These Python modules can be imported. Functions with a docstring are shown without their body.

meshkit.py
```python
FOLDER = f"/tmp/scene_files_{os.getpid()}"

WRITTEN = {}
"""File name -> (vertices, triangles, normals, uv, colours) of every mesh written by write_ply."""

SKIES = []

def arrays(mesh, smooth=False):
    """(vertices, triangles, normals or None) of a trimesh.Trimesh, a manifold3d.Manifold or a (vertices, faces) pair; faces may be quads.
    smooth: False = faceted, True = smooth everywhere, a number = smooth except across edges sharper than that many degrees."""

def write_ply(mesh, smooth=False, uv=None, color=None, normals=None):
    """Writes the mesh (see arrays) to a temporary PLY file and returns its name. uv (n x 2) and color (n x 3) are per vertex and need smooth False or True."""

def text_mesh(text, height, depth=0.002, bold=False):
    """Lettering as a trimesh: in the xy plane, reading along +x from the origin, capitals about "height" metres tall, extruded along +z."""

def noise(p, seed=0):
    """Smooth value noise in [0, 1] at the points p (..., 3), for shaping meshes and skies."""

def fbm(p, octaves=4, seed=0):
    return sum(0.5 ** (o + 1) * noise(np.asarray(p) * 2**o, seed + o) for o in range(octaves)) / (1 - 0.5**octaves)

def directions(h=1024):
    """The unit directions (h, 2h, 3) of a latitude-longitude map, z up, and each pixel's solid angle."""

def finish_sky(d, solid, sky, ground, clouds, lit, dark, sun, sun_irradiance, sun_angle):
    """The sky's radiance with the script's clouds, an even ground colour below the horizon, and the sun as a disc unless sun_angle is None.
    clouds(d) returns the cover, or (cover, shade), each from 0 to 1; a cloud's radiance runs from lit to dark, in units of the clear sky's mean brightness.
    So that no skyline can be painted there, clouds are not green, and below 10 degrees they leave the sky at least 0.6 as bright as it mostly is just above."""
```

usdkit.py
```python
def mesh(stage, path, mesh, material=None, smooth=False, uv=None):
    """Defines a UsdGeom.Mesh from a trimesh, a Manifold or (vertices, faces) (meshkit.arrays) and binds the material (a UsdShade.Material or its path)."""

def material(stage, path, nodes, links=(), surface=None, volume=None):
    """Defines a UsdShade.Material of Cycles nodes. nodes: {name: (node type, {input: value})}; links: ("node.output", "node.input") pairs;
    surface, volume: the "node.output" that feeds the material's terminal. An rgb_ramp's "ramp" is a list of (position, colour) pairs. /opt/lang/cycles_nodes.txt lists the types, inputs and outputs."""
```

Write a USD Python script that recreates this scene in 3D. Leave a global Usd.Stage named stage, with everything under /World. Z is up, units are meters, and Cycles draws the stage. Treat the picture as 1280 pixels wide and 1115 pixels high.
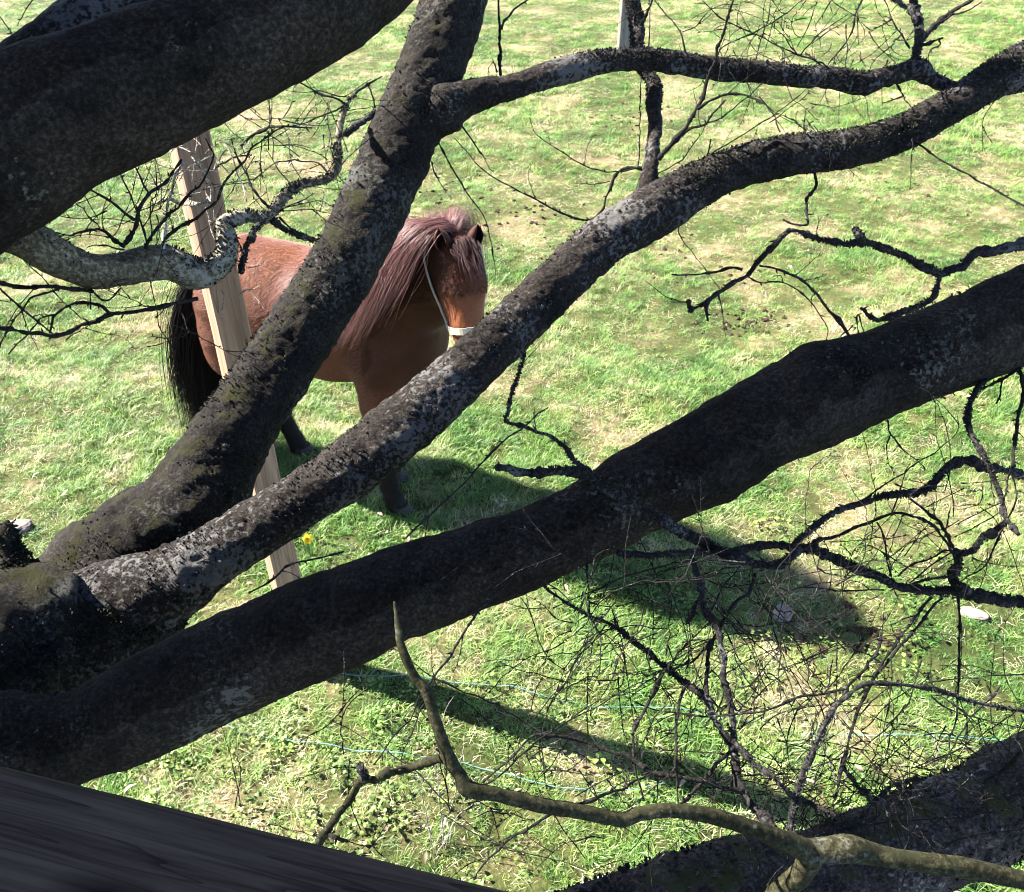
import math, numpy as np, trimesh, usdkit
from meshkit import fbm, noise
from pxr import Usd, UsdGeom, UsdLux, UsdShade, Gf, Vt, Sdf

stage = Usd.Stage.CreateInMemory()
UsdGeom.SetStageUpAxis(stage, 'Z'); UsdGeom.SetStageMetersPerUnit(stage, 1.0)
world = UsdGeom.Xform.Define(stage, '/World')
UsdGeom.Scope.Define(stage, '/World/Looks')
rng = np.random.default_rng(7)

# ------------------------------------------------------------------ camera, sky, sun
FPX, PITCH, H = 1200.0, math.radians(35), 2.93
F = np.array([0, math.cos(PITCH), -math.sin(PITCH)]); R = np.array([1.0, 0, 0]); U = np.cross(R, F)
C = np.array([0, 0, H])
cam = UsdGeom.Camera.Define(stage, '/World/camera')
cam.AddTransformOp().Set(Gf.Matrix4d(*R, 0, *U, 0, *(-F), 0, *C, 1))
cam.CreateHorizontalApertureAttr(36.0); cam.CreateVerticalApertureAttr(36.0 * 892 / 1024)
cam.CreateFocalLengthAttr(36.0 * FPX / 1280)
cam.CreateClippingRangeAttr(Gf.Vec2f(0.05, 1000))
cam.CreateFStopAttr(0.0)
cam.CreateExposureAttr(3.35)

SUN_AZ = np.array([-0.94, 0.342]); SUN_EL = math.radians(41)
SUN = np.array([SUN_AZ[0] * math.cos(SUN_EL), SUN_AZ[1] * math.cos(SUN_EL), math.sin(SUN_EL)])
sky = UsdLux.DomeLight.Define(stage, '/World/sky')
skym = usdkit.material(stage, '/World/Looks/sky_look', {
    's': ('sky_texture', {'sky_type': 'single_scattering', 'sun_disc': False, 'air_density': 0.5, 'aerosol_density': 0.4, 'sun_elevation': SUN_EL, 'sun_rotation': math.atan2(SUN[0], SUN[1])}),
    'b': ('background_shader', {'strength': 0.07})}, [('s.color', 'b.color')], surface='b.background')
UsdShade.MaterialBindingAPI.Apply(sky.GetPrim()).Bind(skym)
sky.GetPrim().SetCustomDataByKey('kind', 'structure'); sky.GetPrim().SetCustomDataByKey('label', 'clear daylight sky')
sun = UsdLux.DistantLight.Define(stage, '/World/sun')
sun.CreateNormalizeAttr(True); sun.CreateIntensityAttr(1.25); sun.CreateAngleAttr(0.53); sun.CreateColorAttr(Gf.Vec3f(1, 0.95, 0.87))
zax = SUN; xax = np.cross([0, 0, 1.0], zax); xax /= np.linalg.norm(xax); yax = np.cross(zax, xax)
sun.AddTransformOp().Set(Gf.Matrix4d(*xax, 0, *yax, 0, *zax, 0, 0, 0, 10, 1))


# ------------------------------------------------------------------ helpers
def P(x, y, d):
    """The point seen at (x, y) of the photograph, d metres along the camera's axis."""
    return C + d * (F + R * ((x - 640) / FPX) - U * ((y - 557.5) / FPX))


def G(x, y, z=0.0):
    r = F + R * ((x - 640) / FPX) - U * ((y - 557.5) / FPX)
    return C + r * ((z - H) / r[2])


names = {}


def path_for(parent, name):
    k = (parent, name); n = names.get(k, 0); names[k] = n + 1
    return f'{parent}/{name}' if n == 0 else f'{parent}/{name}_{n:03d}'


def tag(p, label=None, cat=None, group=None, kind=None):
    p = p.GetPrim() if hasattr(p, 'GetPrim') else p
    for k, v in (('label', label), ('category', cat), ('group', group), ('kind', kind)):
        if v:
            p.SetCustomDataByKey(k, v)
    return p


def thing(name, label, cat, loc=(0, 0, 0), rotz=0, group=None):
    x = UsdGeom.Xform.Define(stage, path_for('/World', name))
    x.AddTranslateOp().Set(Gf.Vec3d(*map(float, loc)))
    if rotz:
        x.AddRotateZOp().Set(float(rotz))
    tag(x, label, cat, group)
    return str(x.GetPath())


def obj(name, mesh, mat, parent='/World', smooth=True, base=None, **kw):
    v, f = mesh if isinstance(mesh, tuple) else (np.array(mesh.vertices), np.array(mesh.faces))
    v = np.asarray(v, float)
    if base is not None:
        v = v - np.asarray(base)
    m = usdkit.mesh(stage, path_for(parent, name), (v, f), mat, smooth=smooth)
    if kw:
        tag(m, **kw)
    return m


def cat_mesh(parts):
    vs, fs, n = [], [], 0
    for v, f in parts:
        f = np.asarray(f)
        if f.shape[1] == 4:
            f = np.vstack([f[:, [0, 1, 2]], f[:, [0, 2, 3]]])
        vs.append(v); fs.append(f + n); n += len(v)
    return np.vstack(vs), np.vstack(fs)


def spline(pts, step):
    """Catmull-Rom through pts (n, k), resampled about every step metres of the first three columns."""
    p = np.asarray(pts, float)
    if len(p) < 3:
        n = max(2, int(np.linalg.norm(p[1, :3] - p[0, :3]) / step) + 1)
        return p[0] + np.linspace(0, 1, n)[:, None] * (p[1] - p[0])
    q = np.vstack([2 * p[0] - p[1], p, 2 * p[-1] - p[-2]])
    out = []
    for i in range(len(p) - 1):
        a, b, c, d = q[i:i + 4]
        n = max(2, int(np.linalg.norm(c[:3] - b[:3]) / step) + 1)
        t = np.linspace(0, 1, n, endpoint=False)[:, None]
        out.append(0.5 * (2 * b + (c - a) * t + (2 * a - 5 * b + 4 * c - d) * t ** 2 + (3 * b - a - 3 * c + d) * t ** 3))
    return np.vstack(out + [p[-1:]])


def frames(c):
    t = np.gradient(c, axis=0); t /= np.linalg.norm(t, axis=1, keepdims=True) + 1e-12
    a = np.zeros_like(c)
    v = np.cross(t[0], [0, 0, 1.0])
    if np.linalg.norm(v) < 0.1:
        v = np.cross(t[0], [1.0, 0, 0])
    a[0] = v / np.linalg.norm(v)
    for i in range(1, len(c)):
        v = a[i - 1] - t[i] * (a[i - 1] @ t[i]); a[i] = v / (np.linalg.norm(v) + 1e-12)
    return t, a, np.cross(t, a)


def tube(c, r, sides=8, rough=0.0, freq=30.0, seed=0, grooves=0.0, lump=0.0):
    """Swept tube along c with radii r; rough / lump / grooves displace it in metres / relative."""
    t, a, b = frames(c)
    ang = np.arange(sides) * 2 * np.pi / sides
    d = np.cos(ang)[None, :, None] * a[:, None] + np.sin(ang)[None, :, None] * b[:, None]
    rr = np.broadcast_to(np.asarray(r, float)[:, None], (len(c), sides)).copy()
    v0 = c[:, None] + rr[..., None] * d
    if lump:
        rr = rr * (1 + lump * 2 * (fbm(v0 * 9 + seed, 3, seed) - 0.5))
    if rough:
        rr = rr + rough * 2 * (fbm(v0 * freq + seed * 3.1, 4, seed + 5) - 0.5)
    if grooves:
        s = np.concatenate([[0], np.cumsum(np.linalg.norm(np.diff(c, axis=0), axis=1))])
        q = np.stack([np.broadcast_to(s[:, None] * 95, rr.shape), np.cos(ang)[None] * 4 + 0 * rr, np.sin(ang)[None] * 4 + 0 * rr], -1)
        rr = rr - grooves * np.clip(fbm(q, 2, seed + 9) - 0.5, 0, 1) * 2
    v = (c[:, None] + rr[..., None] * d).reshape(-1, 3)
    n = len(c)
    i, j = np.meshgrid(np.arange(n - 1), np.arange(sides), indexing='ij')
    q = np.stack([i * sides + j, i * sides + (j + 1) % sides, (i + 1) * sides + (j + 1) % sides, (i + 1) * sides + j], -1).reshape(-1, 4)
    f = np.vstack([q[:, [0, 1, 2]], q[:, [0, 2, 3]]])
    k = np.arange(sides)
    v = np.vstack([v, c[0], c[-1]])
    cap = np.vstack([np.stack([(k + 1) % sides, k, np.full(sides, n * sides)], 1),
                     np.stack([(n - 1) * sides + k, (n - 1) * sides + (k + 1) % sides, np.full(sides, n * sides + 1)], 1)])
    return v, np.vstack([f, cap])


def mat(name, nodes, links, surface='p.BSDF'):
    return usdkit.material(stage, '/World/Looks/' + name, nodes, links, surface=surface)


# ------------------------------------------------------------------ materials
def bark(name, dark, light, lichen, lich_amt, moss, moss_amt, scale=1.0, bump=1.0, spec=0.06, rough=0.92):
    n = {
        'g': ('geometry', {}), 'sep': ('separate_xyz', {}),
        'big': ('noise_texture', {'scale': 7 * scale, 'detail': 6, 'roughness': 0.65}),
        'fine': ('noise_texture', {'scale': 120 * scale, 'detail': 8, 'roughness': 0.7}),
        'ramp': ('rgb_ramp', {'ramp': [(0.3, dark), (0.7, light)]}),
        'fr': ('rgb_ramp', {'ramp': [(0.3, (0.2,) * 3), (0.5, (0.8,) * 3), (0.68, (2.4,) * 3)]}),
        'mul': ('mix_color', {'blend_type': 'multiply', 'fac': 1.0, 'use_clamp': False}),
        'ln': ('noise_texture', {'scale': 85 * scale, 'detail': 5, 'roughness': 0.62}),
        'lp': ('noise_texture', {'scale': 5 * scale, 'detail': 3}),
        'la': ('math', {'math_type': 'add'}),
        'lr': ('map_range', {'from_min': 1.17 - lich_amt, 'from_max': 1.27 - lich_amt, 'clamp': True}),
        'lmix': ('mix_color', {'b': lichen}),
        'mn': ('noise_texture', {'scale': 14 * scale, 'detail': 6, 'roughness': 0.6}),
        'mz': ('math', {'math_type': 'multiply_add', 'value2': 0.35}),
        'mr': ('map_range', {'from_min': 1.0 - moss_amt, 'from_max': 1.15 - moss_amt, 'clamp': True}),
        'mmix': ('mix_color', {'b': moss}),
        'bh': ('math', {'math_type': 'multiply_add', 'value2': 0.6}),
        'bump': ('bump', {'strength': bump, 'distance': 0.006}),
        'p': ('principled_bsdf', {'roughness': rough, 'specular_ior_level': spec}),
    }
    l = [('g.position', k + '.vector') for k in ('big', 'fine', 'ln', 'lp', 'mn')]
    l += [('big.fac', 'ramp.fac'), ('fine.fac', 'fr.fac'), ('ramp.color', 'mul.a'), ('fr.color', 'mul.b'),
          ('ln.fac', 'la.value1'), ('lp.fac', 'la.value2'), ('la.value', 'lr.value'), ('lr.result', 'lmix.fac'), ('mul.result', 'lmix.a'),
          ('g.normal', 'sep.vector'), ('sep.z', 'mz.value1'), ('mn.fac', 'mz.value3'), ('mz.value', 'mr.value'), ('mr.result', 'mmix.fac'),
          ('lmix.result', 'mmix.a'), ('mmix.result', 'p.base_color'),
          ('ln.fac', 'bh.value1'), ('fine.fac', 'bh.value3'), ('bh.value', 'bump.height'), ('bump.normal', 'p.normal')]
    return mat(name, n, l)


GREY_L = (0.20, 0.205, 0.185)
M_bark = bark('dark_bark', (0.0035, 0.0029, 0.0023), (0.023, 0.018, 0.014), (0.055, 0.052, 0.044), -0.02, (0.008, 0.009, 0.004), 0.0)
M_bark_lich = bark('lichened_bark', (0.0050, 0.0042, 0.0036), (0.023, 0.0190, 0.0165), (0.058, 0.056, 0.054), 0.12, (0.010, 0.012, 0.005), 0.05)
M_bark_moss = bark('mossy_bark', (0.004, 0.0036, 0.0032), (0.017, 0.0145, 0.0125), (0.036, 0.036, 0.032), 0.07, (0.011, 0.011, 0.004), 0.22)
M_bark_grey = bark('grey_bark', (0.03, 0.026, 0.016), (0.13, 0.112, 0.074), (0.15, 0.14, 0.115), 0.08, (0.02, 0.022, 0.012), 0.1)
M_bark_low = bark('rough_low_bark', (0.010, 0.0085, 0.008), (0.064, 0.050, 0.043), (0.11, 0.10, 0.092), 0.09, (0.03, 0.030, 0.010), 0.18)
M_green_bark = bark('green_smooth_bark', (0.009, 0.0088, 0.0042), (0.026, 0.0245, 0.013), (0.05, 0.05, 0.042), 0.0, (0.012, 0.013, 0.006), 0.2, bump=0.4)
M_twig = bark('twig_bark', (0.006, 0.0055, 0.005), (0.022, 0.019, 0.017), (0.08, 0.08, 0.075), 0.0, (0.015, 0.015, 0.008), 0.0, scale=2)
M_twig_lich = bark('lichened_twig_bark', (0.006, 0.0055, 0.0055), (0.025, 0.022, 0.021), (0.055, 0.055, 0.053), 0.10, (0.015, 0.015, 0.008), 0.0, scale=2)
M_twig_pale = bark('pale_twig_bark', (0.10, 0.085, 0.065), (0.26, 0.23, 0.18), (0.3, 0.28, 0.25), 0.1, (0.1, 0.1, 0.05), 0.0, scale=2)  # pale weed stems, and twigs by the post painted as if sunlit
M_lichen = mat('lichen_flakes', {'i': ('geometry', {}), 'r': ('rgb_ramp', {'ramp': [(0, (0.010, 0.010, 0.009)), (0.75, (0.035, 0.036, 0.034)), (1, (0.13, 0.132, 0.12))]}), 'p': ('principled_bsdf', {'roughness': 0.9, 'specular_ior_level': 0.2})},
               [('i.random_per_island', 'r.fac'), ('r.color', 'p.base_color')])
M_mosstuft = mat('moss_tufts', {'i': ('geometry', {}), 'r': ('rgb_ramp', {'ramp': [(0, (0.006, 0.007, 0.003)), (0.7, (0.016, 0.018, 0.006)), (1, (0.04, 0.038, 0.012))]}), 'p': ('principled_bsdf', {'roughness': 0.9, 'specular_ior_level': 0.2})},
                 [('i.random_per_island', 'r.fac'), ('r.color', 'p.base_color')])
M_mossgreen = mat('green_moss_tufts', {'i': ('geometry', {}), 'r': ('rgb_ramp', {'ramp': [(0, (0.008, 0.010, 0.003)), (0.7, (0.028, 0.034, 0.008)), (1, (0.07, 0.07, 0.018))]}), 'p': ('principled_bsdf', {'roughness': 0.9, 'specular_ior_level': 0.2})},
                 [('i.random_per_island', 'r.fac'), ('r.color', 'p.base_color')])
M_mossbrown = mat('brown_moss_tufts', {'i': ('geometry', {}), 'r': ('rgb_ramp', {'ramp': [(0, (0.010, 0.008, 0.003)), (0.7, (0.04, 0.030, 0.012)), (1, (0.10, 0.075, 0.035))]}), 'p': ('principled_bsdf', {'roughness': 0.9, 'specular_ior_level': 0.2})},
                 [('i.random_per_island', 'r.fac'), ('r.color', 'p.base_color')])


def leafy(name, ramp_patch, ramp_rand, trans=0.45, scale=1.3, rough=0.5, spec=0.4):
    """Blade material: world-space patches times a variation per instance, part of the light passing through."""
    n = {'g': ('geometry', {}), 'o': ('object_info', {}),
         'n1': ('noise_texture', {'scale': scale, 'detail': 7, 'roughness': 0.68}),
         'r1': ('rgb_ramp', {'ramp': ramp_patch}),
         'ad': ('math', {'math_type': 'multiply_add', 'value2': 0.22}),
         'sb': ('math', {'math_type': 'subtract', 'value2': 0.11}),
         'w': ('white_noise_texture', {'dimensions': '1D'}),
         'pi': ('math', {'math_type': 'add'}),
         'r2': ('rgb_ramp', {'ramp': ramp_rand}),
         'm': ('mix_color', {'blend_type': 'multiply', 'fac': 1.0, 'use_clamp': False}),
         'p': ('principled_bsdf', {'roughness': rough, 'specular_ior_level': spec}),
         't': ('translucent_bsdf', {}), 'x': ('mix_closure', {'fac': trans})}
    l = [('g.position', 'n1.vector'), ('o.random', 'ad.value1'), ('n1.fac', 'ad.value3'), ('ad.value', 'sb.value1'), ('sb.value', 'r1.fac'),
         ('g.random_per_island', 'pi.value1'), ('o.random', 'pi.value2'), ('pi.value', 'w.w'), ('w.value', 'r2.fac'),
         ('r1.color', 'm.a'), ('r2.color', 'm.b'), ('m.result', 'p.base_color'), ('m.result', 't.color'), ('p.BSDF', 'x.closure1'), ('t.BSDF', 'x.closure2')]
    return mat(name, n, l, surface='x.closure')


M_grass = leafy('grass_blades', [(0.3, (0.055, 0.145, 0.024)), (0.47, (0.115, 0.215, 0.042)), (0.56, (0.18, 0.255, 0.07)), (0.64, (0.31, 0.31, 0.16)), (0.72, (0.42, 0.37, 0.24))],
                [(0, (0.42, 0.46, 0.46)), (0.6, (1.0, 1.0, 1.0)), (1, (1.5, 1.4, 1.4))])
M_straw = leafy('straw_blades', [(0.3, (0.36, 0.32, 0.20)), (0.7, (0.45, 0.38, 0.27))], [(0, (0.45, 0.43, 0.4)), (0.7, (1, 1, 1)), (1, (1.3, 1.27, 1.2))], trans=0.25)
M_cover = leafy('cover_leaves', [(0.3, (0.05, 0.10, 0.02)), (0.55, (0.10, 0.15, 0.035)), (0.7, (0.17, 0.19, 0.05))], [(0, (0.55, 0.6, 0.6)), (0.7, (1.1, 1.1, 1.1)), (1, (1.7, 1.6, 1.5))], trans=0.3, rough=0.5, spec=0.25)
M_deadleaf = leafy('dead_leaves', [(0.3, (0.17, 0.11, 0.07)), (0.7, (0.32, 0.25, 0.19))], [(0, (0.45, 0.4, 0.4)), (1, (1.25, 1.25, 1.25))], trans=0.2)

M_ground = mat('pasture_soil', {
    'g': ('geometry', {}), 'n1': ('noise_texture', {'scale': 1.3, 'detail': 7, 'roughness': 0.68}),
    'n2': ('noise_texture', {'scale': 45, 'detail': 8, 'roughness': 0.75}),
    'r1': ('rgb_ramp', {'ramp': [(0.35, (0.025, 0.036, 0.010)), (0.5, (0.055, 0.058, 0.02)), (0.6, (0.13, 0.105, 0.06)), (0.72, (0.19, 0.145, 0.095))]}),
    'r2': ('rgb_ramp', {'ramp': [(0.3, (0.3, 0.3, 0.3)), (0.5, (0.9, 0.9, 0.85)), (0.7, (1.4, 1.4, 1.3))]}),
    'm': ('mix_color', {'blend_type': 'multiply', 'fac': 1.0, 'use_clamp': False}),
    'b': ('bump', {'strength': 0.9, 'distance': 0.02}), 'p': ('principled_bsdf', {'roughness': 0.95, 'specular_ior_level': 0.1})},
    [('g.position', 'n1.vector'), ('g.position', 'n2.vector'), ('n1.fac', 'r1.fac'), ('n2.fac', 'r2.fac'), ('r1.color', 'm.a'), ('r2.color', 'm.b'), ('m.result', 'p.base_color'), ('n2.fac', 'b.height'), ('b.normal', 'p.normal')])


def wood(name, c0, c1, axis_scale, rough=0.7, spec=0.25, bump=0.5, knots=True):
    """Sawn timber: grain stretched along the object's own axis, with a few darker knots."""
    n = {'t': ('texture_coordinate', {}), 'mp': ('mapping', {'mapping_type': 'point', 'scale': axis_scale}),
         'n': ('noise_texture', {'scale': 1.0, 'detail': 9, 'roughness': 0.66, 'distortion': 0.5}),
         'n2': ('noise_texture', {'scale': 4.0, 'detail': 6, 'roughness': 0.7}),
         'ad': ('math', {'math_type': 'multiply_add', 'value2': 0.35}), 'sb': ('math', {'math_type': 'subtract', 'value2': 0.17}),
         'r': ('rgb_ramp', {'ramp': [(0.3, c0), (0.65, c1)]}),
         'v': ('voronoi_texture', {'scale': 5.0, 'randomness': 1.0}), 'vr': ('map_range', {'from_min': 0.05, 'from_max': 0.2, 'to_min': 0.0 if knots else 1.0, 'to_max': 1.0, 'clamp': True}),
         'mpv': ('mapping', {'mapping_type': 'point', 'scale': tuple(0.35 * min(s, 30) ** 0.5 for s in axis_scale)}),
         'km': ('mix_color', {'a': tuple(0.3 * x for x in c0)}),
         'mg': ('mapping', {'mapping_type': 'point', 'scale': tuple(0.42 * q for q in axis_scale)}), 'ng': ('noise_texture', {'scale': 1.0, 'detail': 2, 'roughness': 0.4}), 'fg': ('math', {'math_type': 'multiply', 'value2': 7.0}), 'fr': ('math', {'math_type': 'fraction'}), 'lg': ('map_range', {'from_min': 0.0, 'from_max': 0.16, 'to_min': 0.42, 'to_max': 1.0, 'clamp': True}), 'mm': ('mix_color', {'blend_type': 'multiply', 'fac': 1.0}),
         'b': ('bump', {'strength': bump, 'distance': 0.003}), 'p': ('principled_bsdf', {'roughness': rough, 'specular_ior_level': spec})}
    l = [('t.object', 'mp.vector'), ('mp.vector', 'n.vector'), ('mp.vector', 'n2.vector'), ('n2.fac', 'ad.value1'), ('n.fac', 'ad.value3'), ('ad.value', 'sb.value1'), ('sb.value', 'r.fac'),
         ('t.object', 'mpv.vector'), ('mpv.vector', 'v.vector'), ('v.distance', 'vr.value'), ('vr.result', 'km.fac'), ('r.color', 'km.b'), ('t.object', 'mg.vector'), ('mg.vector', 'ng.vector'), ('ng.fac', 'fg.value1'), ('fg.value', 'fr.value1'), ('fr.value', 'lg.value'), ('km.result', 'mm.a'), ('lg.result', 'mm.b'), ('mm.result', 'p.base_color'),
         ('n.fac', 'b.height'), ('b.normal', 'p.normal')]
    return mat(name, n, l)


M_post = wood('post_wood', (0.11, 0.060, 0.038), (0.235, 0.147, 0.095), (45, 45, 2.2))
M_oldpost = wood('weathered_post_wood', (0.055, 0.045, 0.035), (0.12, 0.10, 0.08), (45, 45, 2.2))
M_rail = wood('weathered_rail_wood', (0.016, 0.0115, 0.008), (0.054, 0.040, 0.029), (4, 120, 120), rough=0.9, spec=0.05)


def plain(name, col, rough=0.6, spec=0.3, nscale=40, var=0.25, bump=0.2):
    return mat(name, {'t': ('texture_coordinate', {}), 'n': ('noise_texture', {'scale': nscale, 'detail': 6, 'roughness': 0.65}),
                      'r': ('rgb_ramp', {'ramp': [(0.3, tuple(c * (1 - var) for c in col)), (0.7, tuple(min(1, c * (1 + var)) for c in col))]}),
                      'b': ('bump', {'strength': bump, 'distance': 0.004}), 'p': ('principled_bsdf', {'roughness': rough, 'specular_ior_level': spec})},
               [('t.object', 'n.vector'), ('n.fac', 'r.fac'), ('r.color', 'p.base_color'), ('n.fac', 'b.height'), ('b.normal', 'p.normal')])


M_stone = plain('pale_stone', (0.13, 0.108, 0.095), 0.9, 0.1, 25, 0.35, 0.9)
M_earth = plain('bare_earth', (0.030, 0.021, 0.014), 0.95, 0.05, 60, 0.4, 0.8)
M_cord = plain('blue_cord', (0.07, 0.16, 0.175), 0.5, 0.4, 200)
M_halter = plain('halter_webbing', (0.26, 0.23, 0.18), 0.75, 0.2, 300, 0.15)
M_eye = plain('eye', (0.01, 0.007, 0.005), 0.08, 0.7, 20)
M_hoof = plain('hoof_horn', (0.014, 0.012, 0.010), 0.7, 0.1, 60)
M_petal = plain('yellow_petals', (0.75, 0.52, 0.02), 0.6, 0.3, 90, 0.15)
M_stem = plain('green_stem', (0.06, 0.12, 0.02), 0.6, 0.3, 90)


def hairmat(name, c0, c1, rough=0.35, spec=0.3):
    return mat(name, {'h': ('hair_info', {}), 'w': ('white_noise_texture', {'dimensions': '1D'}), 'mu': ('math', {'math_type': 'multiply', 'value2': 97.3}),
                      'r': ('rgb_ramp', {'ramp': [(0, c0), (1, c1)]}),
                      'p': ('principled_bsdf', {'roughness': rough, 'specular_ior_level': spec, 'specular_tint': (1, 0.85, 0.9)})},
               [('h.index', 'mu.value1'), ('mu.value', 'w.w'), ('w.value', 'r.fac'), ('r.color', 'p.base_color')])


M_mane = hairmat('mane_hair', (0.040, 0.017, 0.015), (0.165, 0.076, 0.064), 0.36)
M_forelock = hairmat('forelock_hair', (0.008, 0.004, 0.004), (0.030, 0.012, 0.011), 0.5, 0.12)
M_tail = hairmat('tail_hair', (0.003, 0.0024, 0.0024), (0.010, 0.0075, 0.007), 0.5, 0.08)
M_coat = mat('pony_coat', {
    'a': ('attribute', {'attribute': 'coat'}), 't': ('texture_coordinate', {}),
    'mp': ('mapping', {'mapping_type': 'point', 'scale': (30, 120, 60)}),
    'n': ('noise_texture', {'scale': 2.0, 'detail': 8, 'roughness': 0.7}), 'n2': ('noise_texture', {'scale': 9, 'detail': 5, 'roughness': 0.6}),
    'r': ('rgb_ramp', {'ramp': [(0.3, (0.75, 0.73, 0.72)), (0.7, (1.2, 1.2, 1.2))]}), 'r2': ('rgb_ramp', {'ramp': [(0.35, (0.9, 0.88, 0.87)), (0.65, (1.08, 1.08, 1.08))]}),
    'm': ('mix_color', {'blend_type': 'multiply', 'fac': 1.0, 'use_clamp': False}), 'm2': ('mix_color', {'blend_type': 'multiply', 'fac': 1.0, 'use_clamp': False}),
    'b': ('bump', {'strength': 0.3, 'distance': 0.004}),
    'p': ('principled_bsdf', {'roughness': 0.6, 'specular_ior_level': 0.06, 'sheen_weight': 0.05, 'sheen_roughness': 0.4, 'sheen_tint': (1.0, 0.75, 0.7)})},
    [('t.object', 'mp.vector'), ('mp.vector', 'n.vector'), ('t.object', 'n2.vector'), ('n.fac', 'r.fac'), ('n2.fac', 'r2.fac'), ('a.color', 'm.a'), ('r.color', 'm.b'),
     ('m.result', 'm2.a'), ('r2.color', 'm2.b'), ('m2.result', 'p.base_color'), ('n.fac', 'b.height'), ('b.normal', 'p.normal')])

# ------------------------------------------------------------------ ground
def ground_z(x, y):
    p = np.stack([np.asarray(x, float), np.asarray(y, float), np.zeros_like(np.asarray(x, float))], -1)
    near = np.exp(-((p[..., 0] / 14) ** 2 + ((p[..., 1] - 6) / 16) ** 2))
    return near * (0.05 * (fbm(p * 1.7, 3, 3) - 0.5) * 2 + 0.016 * (fbm(p * 9, 3, 8) - 0.5) * 2)


def graded(lo, hi, a, b, fine, grow):
    g = list(np.arange(a, b, fine)); s = fine
    while g[-1] < hi:
        s *= grow; g.append(g[-1] + s)
    s = fine
    while g[0] > lo:
        s *= grow; g.insert(0, g[0] - s)
    return np.array(g)


gx, gy = graded(-400, 400, -5, 5, 0.035, 1.06), graded(-300, 700, 0.8, 9, 0.035, 1.06)
X, Y = np.meshgrid(gx, gy)
gv = np.stack([X, Y, ground_z(X, Y)], -1).reshape(-1, 3)
ni, nj = len(gy), len(gx)
i, j = np.meshgrid(np.arange(ni - 1), np.arange(nj - 1), indexing='ij')
gq = np.stack([i * nj + j, i * nj + j + 1, (i + 1) * nj + j + 1, (i + 1) * nj + j], -1).reshape(-1, 4)
obj('ground', cat_mesh([(gv, gq)]), M_ground, label='rough sunlit pasture ground with straw and bare earth patches', kind='structure')


# ------------------------------------------------------------------ grass
def blade(n, h, w, lean, spread, flat=0.0):
    parts = []
    for _ in range(n):
        az, l, hh = rng.uniform(0, 2 * np.pi), lean * rng.uniform(0.3, 1.2), h * rng.uniform(0.5, 1.15)
        d = np.array([math.cos(az), math.sin(az), 0]); s = np.array([-d[1], d[0], 0])
        tw = rng.uniform(-0.7, 0.7); s = s * math.cos(tw) + d * math.sin(tw)
        o = np.array([*rng.uniform(-spread, spread, 2), -0.004])
        v = []
        for k, tt in enumerate((0, 0.4, 0.75, 1.0)):
            p = o + d * hh * l * tt ** 1.7 + np.array([0, 0, hh * (tt - flat * tt * tt)])
            ww = w * (1, 0.95, 0.65, 0.0)[k] * 0.5
            v += [p - s * ww, p + s * ww] if k < 3 else [p]
        parts.append((np.array(v), np.array([[0, 1, 3], [0, 3, 2], [2, 3, 5], [2, 5, 4], [4, 5, 6]])))
    return cat_mesh(parts)


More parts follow.
